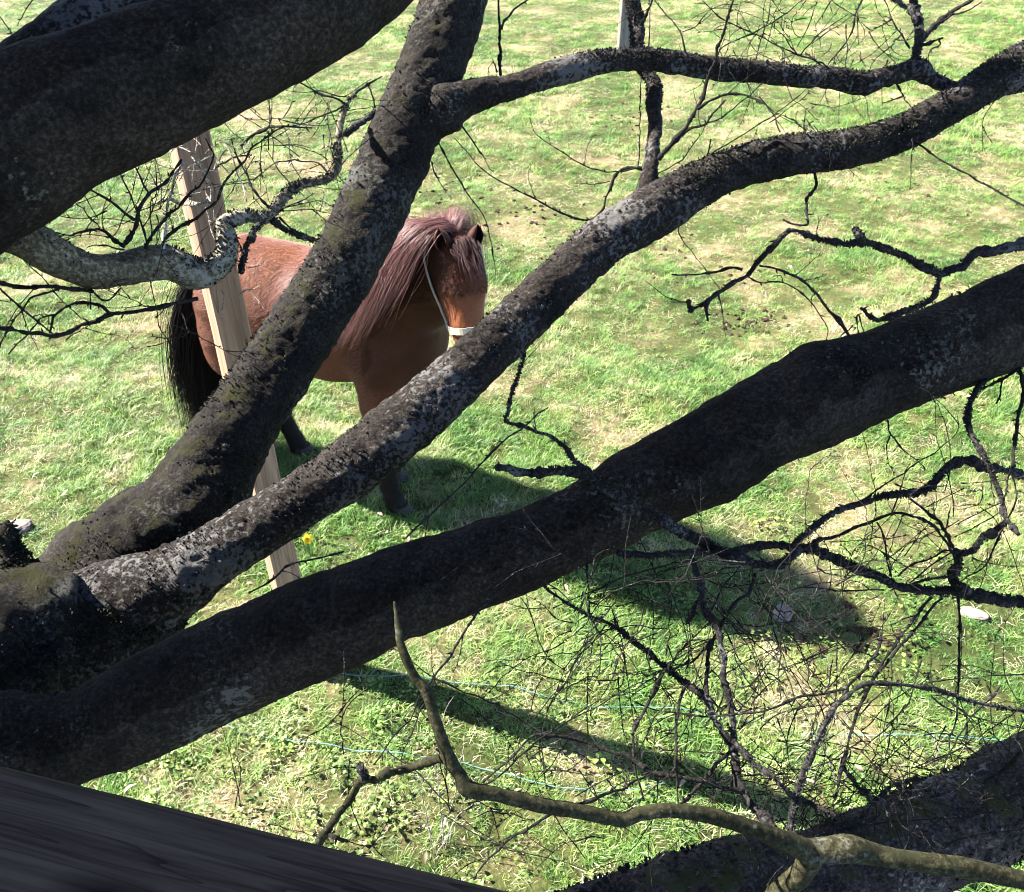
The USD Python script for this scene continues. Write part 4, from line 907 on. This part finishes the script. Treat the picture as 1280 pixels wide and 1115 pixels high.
def sdf(p, legs=True):
    d = np.full(len(p), 9.0)
    for n, (a, ra, b, rb, k) in enumerate(BONES):
        d = smin(d, cone(p, a, ra, b, rb, 1.12 if n < 3 else (1.25 if n == 3 else 1.1)), k)
    if legs:
        for a, ra, b, rb in LEGS:
            d = smin(d, cone(p, a, ra, b, rb), 0.045 if ra > 0.07 else 0.02)
    for a, ra, b, rb, k in HEAD:
        d = smin(d, cone(p, a, ra, b, rb), k)
    return d


def surface_nets(fn, lo, hi, h):
    ax = [np.arange(l, u + h, h) for l, u in zip(lo, hi)]
    sh = tuple(len(a) for a in ax)
    g = np.stack(np.meshgrid(*ax, indexing='ij'), -1).reshape(-1, 3)
    val = np.concatenate([fn(c) for c in np.array_split(g, max(1, len(g) // 200000))]).reshape(sh)
    ins = val < 0
    cs = tuple(s - 1 for s in sh)
    acc, cnt = np.zeros(cs + (3,)), np.zeros(cs)
    cor = [(a, b, c) for a in (0, 1) for b in (0, 1) for c in (0, 1)]
    sl = lambda o: tuple(slice(o[k], o[k] + cs[k]) for k in range(3))  # noqa: E731
    for m in range(8):
        for n in range(m + 1, 8):
            if sum(x != y for x, y in zip(cor[m], cor[n])) != 1:
                continue
            va, vb = val[sl(cor[m])], val[sl(cor[n])]
            cr = (va < 0) != (vb < 0)
            t = np.where(cr, va / np.where(va == vb, 1, va - vb), 0)
            for k in range(3):
                acc[..., k] += np.where(cr, cor[m][k] + t * (cor[n][k] - cor[m][k]), 0)
            cnt += cr
    on = cnt > 0
    idx = -np.ones(cs, int); idx[on] = np.arange(on.sum())
    cell = np.argwhere(on)
    v = (cell + acc[on] / cnt[on][:, None]) * h + np.array(lo)
    quads = []
    for k in range(3):
        o = [0, 0, 0]; o[k] = 1
        a = ins[tuple(slice(0, sh[m] - (m == k)) for m in range(3))]; b = ins[tuple(slice(o[m], sh[m]) for m in range(3))]
        e = np.argwhere(a != b)
        u, w = [m for m in range(3) if m != k]
        e = e[(e[:, u] > 0) & (e[:, w] > 0) & (e[:, u] < cs[u]) & (e[:, w] < cs[w]) & (e[:, k] < cs[k])]
        fl = a[tuple(e.T)]
        c00 = e.copy(); c10 = e.copy(); c10[:, u] -= 1; c11 = c10.copy(); c11[:, w] -= 1; c01 = e.copy(); c01[:, w] -= 1
        q = np.stack([idx[tuple(c.T)] for c in (c00, c10, c11, c01)], 1)
        flip = fl if k != 1 else ~fl
        q[~flip] = q[~flip][:, ::-1]
        quads.append(q)
    return v, np.vstack(quads)


def out_normal(p, e=0.004, **kw):
    g = np.stack([sdf(p + np.eye(3)[k] * e, **kw) - sdf(p - np.eye(3)[k] * e, **kw) for k in range(3)], 1)
    return g / (np.linalg.norm(g, axis=1, keepdims=True) + 1e-9)


bv, bq = surface_nets(sdf, (-0.86, -0.62, -0.02), (1.30, 0.40, 1.60), 0.0125)
tm = trimesh.Trimesh(bv, np.vstack([bq[:, [0, 1, 2]], bq[:, [0, 2, 3]]]), process=False)
trimesh.smoothing.filter_taubin(tm, iterations=6)
if tm.volume < 0:
    tm.invert()
bv, bf = np.array(tm.vertices), np.array(tm.faces)
bn = out_normal(bv)
bv = bv + bn * (0.003 * 2 * (fbm(bv * np.array([14, 14, 14]), 3, 5) - 0.5) + 0.0006 * 2 * (fbm(bv * np.array([50, 90, 60]), 2, 6) - 0.5))[:, None]


def coat(p):
    """The pony's coat: bay body, paler belly and inner thighs, black lower legs, dark forehead, tan muzzle; shade darkened into neck and chest."""
    body = np.array([0.098, 0.033, 0.0145]); col = np.tile(body, (len(p), 1))
    var = fbm(p * 5, 3, 77)[:, None]
    col = col * (0.75 + 0.5 * var)
    def mixto(c, w):
        nonlocal col
        col = col * (1 - w[:, None]) + np.array(c) * w[:, None]
    st = lambda x, a, b: np.clip((x - a) / (b - a), 0, 1)  # noqa: E731
    mixto((0.13, 0.046, 0.020), st(0.80 - p[:, 2], 0, 0.2) * (p[:, 0] < 0.36))
    mixto((0.005, 0.004, 0.0035), st(0.52 - p[:, 2] + 0.06 * (var[:, 0] - 0.5), 0, 0.12))
    q = p - POLL; a, s, n = q @ HD, q @ HS, q @ HN
    dh = np.min([cone(p, b[0], b[1], b[2], b[3]) for b in HEAD], 0); db = np.min([cone(p, b[0], b[1], b[2], b[3]) for b in BONES], 0)
    head = st(db - dh, 0.0, 0.03)
    mixto((0.060, 0.020, 0.011), head * st(0.22 - a, 0, 0.1))
    mixto((0.13, 0.046, 0.021), head * st(a, 0.15, 0.23) * st(0.46 - a, 0, 0.1) * st(n, -0.10, -0.03))
    mixto((0.19, 0.095, 0.06), head * st(a, 0.33, 0.40))
    mixto((0.03, 0.018, 0.016), head * st(a, 0.41, 0.46))
    neck = st(p[:, 0], 0.28, 0.48) * (1 - head) * st(p[:, 2], 0.62, 0.78)  # shade on neck and chest painted into the coat colour
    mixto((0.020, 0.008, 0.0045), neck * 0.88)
    return col


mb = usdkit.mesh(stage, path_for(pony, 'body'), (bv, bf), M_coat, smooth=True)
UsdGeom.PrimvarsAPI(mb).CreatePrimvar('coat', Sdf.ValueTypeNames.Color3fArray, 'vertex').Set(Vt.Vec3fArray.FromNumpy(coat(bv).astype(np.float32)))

# hooves, eyes, ears
for (x, y) in ((-0.205, 0.09), (-0.385, -0.13), (0.335, 0.105), (0.505, -0.12)):
    hv = trimesh.creation.revolve(np.array([[0, 0], [0.062, 0], [0.060, 0.012], [0.050, 0.06], [0.044, 0.07], [0, 0.07]]), sections=24)
    hv.apply_scale((1.12, 0.98, 1)); vv = np.array(hv.vertices); vv[:, 0] -= vv[:, 2] * 0.28
    obj('hoof', (vv + np.array([x + 0.005, y, -0.003]), np.array(hv.faces)), M_hoof, pony, smooth=40)
for s in (-1, 1):
    e = trimesh.creation.icosphere(3, 0.019); obj('eye', (np.array(e.vertices) + hp(0.138, 0.068 * s, -0.004), np.array(e.faces)), M_eye, pony)
for s in (-1, 1):
    base = hp(-0.02, 0.055 * s, 0.035); tip_d = -HD * 0.80 + HS * 0.16 * s + HN * 0.30; tip_d /= np.linalg.norm(tip_d)
    face = HN * 0.75 + HS * 0.45 * s - HD * 0.1; face -= tip_d * (face @ tip_d); face /= np.linalg.norm(face); side = np.cross(tip_d, face)
    rows, L = [], 0.085
    for t in np.linspace(0, 1, 12):
        w = 0.033 * (0.72 + 1.5 * t - 2.22 * t ** 2.2) ** 1 if t < 1 else 0.001
        w = max(w, 0.001)
        ang = np.linspace(-2.45, 2.45, 15)
        rows.append(base + tip_d * L * t + face * 0.010 * t + side[None] * (w * np.sin(ang))[:, None] - face[None] * (w * 0.85 * np.cos(ang))[:, None])
    rows = np.array(rows); n, m = rows.shape[:2]
    outer = rows.reshape(-1, 3); inner = (rows + (base + tip_d * L * np.linspace(0, 1, n)[:, None] - rows.transpose(1, 0, 2)).transpose(1, 0, 2) * 0.16).reshape(-1, 3)
    i, j = np.meshgrid(np.arange(n - 1), np.arange(m - 1), indexing='ij')
    q = np.stack([i * m + j, i * m + j + 1, (i + 1) * m + j + 1, (i + 1) * m + j], -1).reshape(-1, 4)
    rim = np.array([[i * m, (i + 1) * m, n * m + (i + 1) * m, n * m + i * m] for i in range(n - 1)] + [[i * m + m - 1, n * m + i * m + m - 1, n * m + (i + 1) * m + m - 1, (i + 1) * m + m - 1] for i in range(n - 1)])
    vv = np.vstack([outer, inner])
    me = cat_mesh([(vv, np.vstack([q, q[:, ::-1] + n * m, rim]))])
    o = usdkit.mesh(stage, path_for(pony, 'ear'), me, M_coat, smooth=True)
    colr = np.vstack([np.tile((0.03, 0.011, 0.007), (n * m, 1)), np.tile((0.012, 0.007, 0.005), (n * m, 1))])
    UsdGeom.PrimvarsAPI(o).CreatePrimvar('coat', Sdf.ValueTypeNames.Color3fArray, 'vertex').Set(Vt.Vec3fArray.FromNumpy(colr.astype(np.float32)))


def hair(name, strands, width, material, parent, **kw):
    """strands (n, k, 3) as tapering curves."""
    n, k = strands.shape[:2]
    p = np.concatenate([2 * strands[:, :1] - strands[:, 1:2], strands, 2 * strands[:, -1:] - strands[:, -2:-1]], 1)
    cvs = UsdGeom.BasisCurves.Define(stage, path_for(parent, name))
    cvs.CreateTypeAttr('cubic'); cvs.CreateBasisAttr('catmullRom'); cvs.CreateWrapAttr('nonperiodic')
    cvs.CreateCurveVertexCountsAttr(Vt.IntArray.FromNumpy(np.full(n, k + 2, np.int32)))
    cvs.CreatePointsAttr(Vt.Vec3fArray.FromNumpy(p.reshape(-1, 3).astype(np.float32)))
    w = width * np.interp(np.arange(k + 2) - 1, [0, 0.6 * k, k - 1], [1.0, 0.85, 0.12])
    cvs.CreateWidthsAttr(Vt.FloatArray.FromNumpy(np.tile(w, n).astype(np.float32))); cvs.SetWidthsInterpolation('vertex')
    UsdShade.MaterialBindingAPI.Apply(cvs.GetPrim()).Bind(material)
    tag(cvs, **kw)
    return cvs


def fall(root, d0, length, steps, r, keep=0.012, grav=0.75, wob=0.10, flow=(0, 0, -1.0), legs=False, clump=0.02):
    """Hair from root, starting along d0 and bending to flow, kept just outside the body."""
    n = len(root); p = root.copy(); d = d0 / np.linalg.norm(d0, axis=1, keepdims=True)
    flow = np.broadcast_to(np.asarray(flow, float), (n, 3)); out = [p.copy()]
    off = r.uniform(0.15, 1.0, n) ** 1.4
    for s in range(steps):
        w = np.stack([fbm(np.column_stack([root[:, :2] * 22, np.full(n, s * 0.35 + 5 * c)]), 2, 40 + c) - 0.5 for c in range(3)], 1)
        d = d * (1 - 0.32 * grav) + flow * 0.32 * grav + w * wob * 2 + r.normal(0, clump, (n, 3))
        d /= np.linalg.norm(d, axis=1, keepdims=True)
        q = p + d * (length / steps)[:, None]
        dist = sdf(q, legs=legs); want = keep * (0.25 + off * (1 + 0.25 * s))
        push = np.clip(want - dist, 0, None)
        q = q + out_normal(q, legs=legs) * push[:, None]
        d = q - p; d /= np.linalg.norm(d, axis=1, keepdims=True) + 1e-9
        p = q; out.append(p.copy())
    return np.stack(out, 1)


r = np.random.default_rng(3)
# mane: along the crest from the withers to the poll, most of it on the right side of the neck
NM = 9500
crest = spline(np.array([[0.30, 0.0, 1.262, 0], [0.42, 0.0, 1.275, 0], [0.55, -0.02, 1.335, 0], [0.68, -0.05, 1.415, 0], [0.78, -0.09, 1.48, 0], [0.86, -0.145, 1.52, 0]]), 0.004)[:, :3]
k = r.integers(0, len(crest), NM)
root = crest[k] + r.normal(0, 0.013, (NM, 3))
root = root - out_normal(root, legs=False) * (sdf(root, legs=False) + 0.004)[:, None]
tan = np.gradient(crest, axis=0)[k]; tan /= np.linalg.norm(tan, axis=1, keepdims=True)
sidev = np.cross(tan, [0, 0, 1.0])                                   # the pony's right, towards the camera
sg = np.where(r.uniform(size=NM) < 0.86, 1.0, -0.8)[:, None]
d0 = np.array([0, 0, 0.8]) + sidev * sg * r.uniform(0.5, 1.2, (NM, 1)) + tan * r.normal(-0.1, 0.25, (NM, 1))
ln = np.interp(k / len(crest), [0, 0.25, 0.7, 1], [0.40, 0.56, 0.54, 0.32]) * r.uniform(0.7, 1.12, NM)
mane = fall(root, d0, ln, 17, r, flow=np.column_stack([np.full(NM, -0.34), -0.18 * sg[:, 0], np.full(NM, -0.92)]), wob=0.19, keep=0.018, clump=0.03)
hair('mane', mane, 0.0016, M_mane, pony)
# forelock over the forehead
NF = 620
root = hp(0, 0, 0) - HD * 0.02 + HS * r.normal(0.014, 0.020, (NF, 1)) + HN * 0.075 + HD * r.uniform(-0.05, 0.03, (NF, 1))
root = root - out_normal(root, legs=False) * (sdf(root, legs=False) + 0.003)[:, None]
d0 = HN * 0.9 - HD * 0.25 + HS * r.normal(0.12, 0.28, (NF, 1))
fl = fall(root, d0, 0.03 + 0.15 * r.uniform(0, 1, NF) ** 1.5, 10, r, flow=HD * 0.95 + HN * 0.1 - HS * (4.0 * ((root - POLL) @ HS)[:, None] - 0.16), wob=0.2, keep=0.012)
hair('forelock', fl, 0.0017, M_forelock, pony)
# tail
NT = 4500
root = np.array([-0.45, -0.02, 1.05]) + r.normal(0, 0.018, (NT, 3)) + np.column_stack([np.zeros(NT), np.zeros(NT), r.uniform(-0.16, 0.03, NT)])
d0 = np.column_stack([np.full(NT, -0.35), r.normal(-0.08, 0.16, NT), r.normal(-0.35, 0.15, NT)])
tl = fall(root, d0, r.uniform(0.62, 0.95, NT), 14, r, flow=np.column_stack([np.full(NT, 0.05), r.normal(-0.02, 0.035, NT), np.full(NT, -1.0)]), wob=0.06, keep=0.005, clump=0.010)
hair('tail', tl, 0.0024, M_tail, pony)


# short winter coat standing out a little all over the body
def fuzz(count, pick, length, material, name, seed, **kw):
    r = np.random.default_rng(seed)
    tri = bv[bf]; ar = np.linalg.norm(np.cross(tri[:, 1] - tri[:, 0], tri[:, 2] - tri[:, 0]), axis=1) * pick(tri.mean(1))
    t = r.choice(len(bf), count, p=ar / ar.sum()); u = r.uniform(size=(count, 2)); u = np.where(u.sum(1, keepdims=True) > 1, 1 - u, u)
    p = tri[t, 0] + u[:, :1] * (tri[t, 1] - tri[t, 0]) + u[:, 1:] * (tri[t, 2] - tri[t, 0])
    n = out_normal(p)
    lie = np.array([-0.75, 0, -0.65]) + r.normal(0, 0.22, (count, 3)); lie -= n * (lie * n).sum(1, keepdims=True)
    L = length * r.uniform(0.6, 1.2, (count, 1))
    s = np.stack([p - n * 0.001, p + lie * L * 0.45 + n * L * 0.2, p + lie * L + n * L * r.uniform(0.08, 0.3, (count, 1))], 1)
    hair(name, s, 0.001, material, pony, kind='stuff', **kw)


M_coathair = hairmat('coat_hair', (0.066, 0.022, 0.0105), (0.135, 0.050, 0.025), 0.42)
M_coatshade = hairmat('shaded_coat_hair', (0.012, 0.0045, 0.003), (0.032, 0.011, 0.006), 0.45, 0.12)  # dark forehead hair, and shade painted into the neck and chest hair
M_coatblack = hairmat('black_coat_hair', (0.003, 0.0024, 0.002), (0.009, 0.007, 0.006), 0.5, 0.06)
isneck = lambda c: ((c[:, 0] > 0.46) & (c[:, 2] > 0.75))  # noqa: E731
fuzz(110000, lambda c: ((c[:, 2] > 0.50) & ~isneck(c)).astype(float), 0.016, M_coathair, 'coat', 21)
fuzz(14000, lambda c: (isneck(c) & ((c - POLL) @ HD < 0.16)).astype(float), 0.018, M_coatshade, 'coat', 22)
fuzz(9000, lambda c: (c[:, 2] < 0.50) & (c[:, 2] > 0.07), 0.026, M_coatblack, 'leg_hair', 23)

# halter: parts of the pony's outfit
halter = UsdGeom.Xform.Define(stage, path_for(pony, 'halter')); HALT = str(halter.GetPath())


def ring(a, hw, tilt=0.0, off=0.004):
    """Band round the head a metres below the poll."""
    th = np.linspace(0, 2 * np.pi, 49)
    rows = []
    for e in (-hw, hw):
        pts = []
        for t in th[:-1]:
            d = HS * math.cos(t) + HN * math.sin(t); p = hp(a + e + tilt * math.sin(t), 0, -0.035)
            lo, hi = 0.0, 0.16
            for _ in range(22):
                m = 0.5 * (lo + hi)
                if sdf((p + d * m)[None], legs=False)[0] < off:
                    lo = m
                else:
                    hi = m
            pts.append(p + d * hi)
        rows.append(np.array(pts))
    return rows


def band(rows, thick=0.004):
    a, b = rows; n = len(a)
    nrm = out_normal((a + b) / 2, legs=False) * thick
    v = np.vstack([a, b, b + nrm, a + nrm]); i = np.arange(n); j = (i + 1) % n
    q = np.vstack([np.stack([i + s * n, j + s * n, j + ((s + 1) % 4) * n, i + ((s + 1) % 4) * n], 1) for s in range(4)])
    return cat_mesh([(v, q)])


obj('noseband', band(ring(0.275, 0.013, 0.02)), M_halter, HALT, smooth=False)
for s in (-1, 1):
    pts = np.array([hp(a, sd * s, n) for a, sd, n in ((-0.045, 0.068, -0.03), (0.02, 0.10, -0.05), (0.11, 0.10, -0.05), (0.20, 0.085, -0.05), (0.275, 0.065, -0.045))])
    c = spline(np.column_stack([pts, np.zeros(5)]), 0.008)[:, :3]
    for _ in range(3):
        c = c - out_normal(c, legs=False) * (sdf(c, legs=False) - 0.009)[:, None]
    obj('cheek_strap', tube(c, np.full(len(c), 0.0046), 8), M_halter, HALT)
    pts = np.array([hp(a, sd * s, n) for a, sd, n in ((0.275, 0.065, -0.05), (0.29, 0.05, -0.09), (0.295, 0.0, -0.115))])
    c = spline(np.column_stack([pts, np.zeros(3)]), 0.008)[:, :3]
    for _ in range(3):
        c = c - out_normal(c, legs=False) * (sdf(c, legs=False) - 0.008)[:, None]
    obj('chin_strap', tube(c, np.full(len(c), 0.006), 8), M_halter, HALT)

# ------------------------------------------------------------------ posts, railing, cords and small things
def chamfer_box(sx, sy, sz, c, wear=0.0, seed=0, cut=None):
    """A box standing on z = 0 with chamfered edges, a little worn."""
    x, y = sx / 2, sy / 2
    prof = np.array([[-x + c, -y], [x - c, -y], [x, -y + c], [x, y - c], [x - c, y], [-x + c, y], [-x, y - c], [-x, -y + c]])
    zs = np.concatenate([[0, c], np.linspace(c, sz - c, 24)[1:-1], [sz - c, sz]])
    v = []
    for z in zs:
        k = 1 - (c / x if z in (0, sz) else 0)
        v.append(np.column_stack([prof * k, np.full(8, z)]))
    v = np.vstack(v)
    if wear:
        v[:, :2] += wear * 2 * (fbm(np.column_stack([v[:, :2] * 20, v[:, 2] * 6]), 3, seed)[:, None] - 0.5) * np.sign(v[:, :2])
    n = len(zs); i, j = np.meshgrid(np.arange(n - 1), np.arange(8), indexing='ij')
    q = np.stack([i * 8 + j, i * 8 + (j + 1) % 8, (i + 1) * 8 + (j + 1) % 8, (i + 1) * 8 + j], -1).reshape(-1, 4)
    capv = np.array([[0, 0, 0], [0, 0, sz]]); b = len(v); k = np.arange(8)
    caps = np.vstack([np.stack([(k + 1) % 8, k, np.full(8, b)], 1), np.stack([(n - 1) * 8 + k, (n - 1) * 8 + (k + 1) % 8, np.full(8, b + 1)], 1)])
    f = np.vstack([q[:, [0, 1, 2]], q[:, [0, 2, 3]], caps])
    return np.vstack([v, capv]), f


def post(name, label, at, size, h, rz, lean, material, seed, wear=0.003, group=None):
    t = UsdGeom.Xform.Define(stage, path_for('/World', name))
    z = float(ground_z(at[0], at[1])) - 0.12
    t.AddTranslateOp().Set(Gf.Vec3d(at[0], at[1], z)); t.AddRotateXYZOp().Set(Gf.Vec3f(lean[0], lean[1], rz))
    tag(t, label, 'post', group)
    p = str(t.GetPath())
    obj('timber', chamfer_box(size, size, h, 0.006, wear, seed), material, p, smooth=25)
    return p


post('fence_post', 'tall square sawn timber post standing before the pony', (-0.84, 2.68), 0.096, 2.36, 34, (0.4, -1.6), M_post, 1)
post('fence_post', 'far weathered post behind the upright lichened stem', (1.385, 12.6), 0.15, 1.75, 6, (0, 0.4), M_oldpost, 2, 0.006)
post('fence_post', 'far weathered post at the right edge of the picture', (6.22, 11.9), 0.14, 1.55, 10, (0, 1.0), M_oldpost, 3, 0.006)


def cord(name, label, pts, r, seed):
    rr = np.random.default_rng(seed)
    p = np.array([[*G(x, y, 0.0), 0] for x, y in pts]); c = spline(p, 0.02)[:, :3]
    c[:, 2] = ground_z(c[:, 0], c[:, 1]) + 0.018 + 0.03 * (fbm(c * 5, 2, seed) - 0.5)
    o = obj(name, tube(c, np.full(len(c), r), 8), M_cord, label=label, cat='cord')


cord('blue_cord', 'blue cord lying from the post base across the long shadow', ((396, 838), (430, 845), (480, 851), (540, 858), (600, 864), (640, 869), (690, 879), (760, 888), (840, 893), (920, 903), (1000, 914), (1062, 918), (1110, 924), (1156, 927), (1212, 929), (1290, 930)), 0.0019, 1)
cord('blue_cord', 'blue cord lying through the leafy weeds above the railing', ((270, 905), (300, 920), (340, 930), (400, 937), (440, 943), (500, 952), (580, 960), (680, 985), (760, 996), (830, 988)), 0.0017, 2)


def stone(name, label, at, size, seed, rz=0.0):
    m = trimesh.creation.icosphere(4, 1.0); v = np.array(m.vertices)
    v = np.sign(v) * np.abs(v) ** 0.85
    v = v * (1 + 0.9 * (fbm(v * 1.6 + seed, 3, seed) - 0.5)[:, None]) * np.array(size)
    a = math.radians(rz); v[:, :2] = v[:, :2] @ np.array([[math.cos(a), math.sin(a)], [-math.sin(a), math.cos(a)]])
    obj(name, (v + np.array([at[0], at[1], float(ground_z(at[0], at[1])) + size[2] * 0.55]), np.array(m.faces)), M_stone, label=label, cat='stone')


stone('pale_stone', 'flat pale stone in the grass below the right hand branch', G(1214, 776), (0.055, 0.036, 0.016), 3, -20)
stone('pale_stone', 'small pale stone in the grass at the left edge', G(22, 664), (0.07, 0.05, 0.03), 5, 15)
stone('pale_stone', 'small pale stone in the dark shadow patch', G(977, 775), (0.045, 0.035, 0.03), 7, 40)

# daffodil beside the foot of the post
fl = G(389, 694); fz = float(ground_z(fl[0], fl[1]))
daf = thing('daffodil', 'single yellow daffodil flowering beside the foot of the post', 'flower', (fl[0], fl[1], fz))
stem = np.array([[0, 0, 0], [0.004, 0, 0.05], [0.006, -0.004, 0.10], [0.0, -0.012, 0.125]])
obj('stem', tube(spline(np.column_stack([stem, np.zeros(4)]), 0.01)[:, :3], np.full(len(spline(np.column_stack([stem, np.zeros(4)]), 0.01)), 0.003), 7), M_stem, daf)
for a in (0.4, 2.2, 4.3):
    v, f = leaf(0.11, 0.012, 0.0)
    v = trimesh.transform_points(v, trimesh.transformations.euler_matrix(0, -1.25, a, 'sxyz')); obj('leaf', cat_mesh([(v, f)]), M_stem, daf)
mface = trimesh.transformations.euler_matrix(1.15, 0.15, 0, 'sxyz')
for a in range(6):
    v, f = leaf(0.027, 0.018, 0.003)
    v = trimesh.transform_points(v, trimesh.transformations.euler_matrix(0, 0, a * math.pi / 3, 'sxyz')); v = trimesh.transform_points(v, mface) + stem[-1]
    obj('petal', cat_mesh([(v, f)]), M_petal, daf)
tr = trimesh.creation.revolve(np.array([[0.006, 0], [0.010, 0.015], [0.016, 0.026], [0.014, 0.026], [0.008, 0.014], [0.004, 0.002]]), sections=18)
obj('trumpet', (trimesh.transform_points(np.array(tr.vertices), mface) + stem[-1], np.array(tr.faces)), M_petal, daf)


# bare weed stems standing in front of the railing
def shrub(name, label, base, specs, material, z0=0.0):
    g = G(*base); gz = float(ground_z(g[0], g[1])); t = thing(name, label, 'bare shrub', (g[0], g[1], gz))
    for n, (top, h) in enumerate(specs):
        q = G(top[0], top[1], h); p0 = np.array([g[0] + 0.02 * math.cos(n * 2.1), g[1] + 0.02 * math.sin(n * 2.1), gz - 0.01])
        mid = 0.5 * (p0 + q) + np.array([0.025 * math.sin(n * 1.7), 0.02, 0.01])
        obj('stem', twig_mesh(np.array([p0, mid, q]), np.array([0.0019, 0.0015, 0.0008]), 300 + n), material, t, base=(g[0], g[1], gz))


shrub('bare_shrub', 'bare pale weed stems above the railing edge', (548, 1062), [((541, 935), 0.34), ((572, 950), 0.30), ((520, 968), 0.28), ((600, 1000), 0.22), ((505, 1010), 0.18), ((585, 985), 0.3), ((552, 900), 0.4)], M_twig_pale)
shrub('bare_shrub', 'thin dark weed stem leaning over the leafy weeds', (296, 1020), [((276, 905), 0.36), ((288, 930), 0.28)], M_twig)
shrub('bare_shrub', 'bare pale stems above the lower right limb', (1172, 958), [((1150, 885), 0.22), ((1165, 905), 0.2), ((1185, 915), 0.16), ((1140, 925), 0.14)], M_twig_pale)
shrub('bare_shrub', 'bare stems rising in the grass right of the green branch', (1052, 985), [((1034, 820), 0.45), ((1050, 850), 0.4), ((1020, 900), 0.3), ((1075, 930), 0.22), ((1000, 920), 0.25)], M_twig_pale)

# deck railing in the lower left corner
RZ = 2.36
a, b = G(0, 945, RZ), G(655, 1110, RZ)
ux = (b - a) / np.linalg.norm(b - a); uy = np.array([-ux[1], ux[0], 0])            # uy points away from the viewer
rail_len, rail_w, rail_t = 3.6, 0.15, 0.045
mid = a - ux * 1.3 - uy * rail_w / 2
rail = UsdGeom.Xform.Define(stage, path_for('/World', 'deck_railing'))
rail.AddTranslateOp().Set(Gf.Vec3d(*mid)); rail.AddRotateZOp().Set(math.degrees(math.atan2(ux[1], ux[0])))
tag(rail, 'weathered grey timber deck railing in the lower left corner', 'railing')
RP = str(rail.GetPath())
n = 360; prof = [(-0.5, -1), (-0.5, -0.25), (-0.47, -0.05), (-0.44, 0.0)] + [(t, 0.0) for t in np.linspace(-0.42, 0.42, 29)] + [(0.44, 0.0), (0.47, -0.05), (0.5, -0.25), (0.5, -1)]
prof = np.array(prof) * np.array([rail_w, rail_t]); xs = np.linspace(0, rail_len, n)
rv = np.stack([np.repeat(xs[:, None], len(prof), 1), np.repeat(prof[None, :, 0], n, 0), np.repeat(prof[None, :, 1], n, 0)], -1)
gr = fbm(rv * np.array([3.0, 70, 70]), 4, 61) - 0.5; gr2 = fbm(rv * np.array([2.0, 8, 8]), 2, 62) - 0.5
top = (rv[..., 2] > -0.02)[..., None]
rv = rv + np.stack([0 * gr, 0.004 * gr2, 0.0022 * gr + 0.004 * gr2], -1) * top
m_, k_ = len(prof), np.arange(n - 1)
i, j = np.meshgrid(np.arange(n - 1), np.arange(m_), indexing='ij')
q = np.stack([i * m_ + j, (i + 1) * m_ + j, (i + 1) * m_ + (j + 1) % m_, i * m_ + (j + 1) % m_], -1).reshape(-1, 4)
rt = trimesh.Trimesh(rv.reshape(-1, 3), np.vstack([q[:, [0, 1, 2]], q[:, [0, 2, 3]]]), process=False)
if rt.face_normals[rt.triangles_center[:, 2] > -0.005][:, 2].mean() < 0:
    rt.invert()
obj('top_rail', (np.array(rt.vertices), np.array(rt.faces)), M_rail, RP, smooth=40)
for px_ in (0.5, 3.1):
    v, f = chamfer_box(0.09, 0.09, RZ - rail_t - 0.002 + 0.1, 0.005, 0.002, 9)
    obj('post', (v + np.array([px_, -0.02, -(RZ) - 0.1]), f), M_rail, RP, smooth=25)
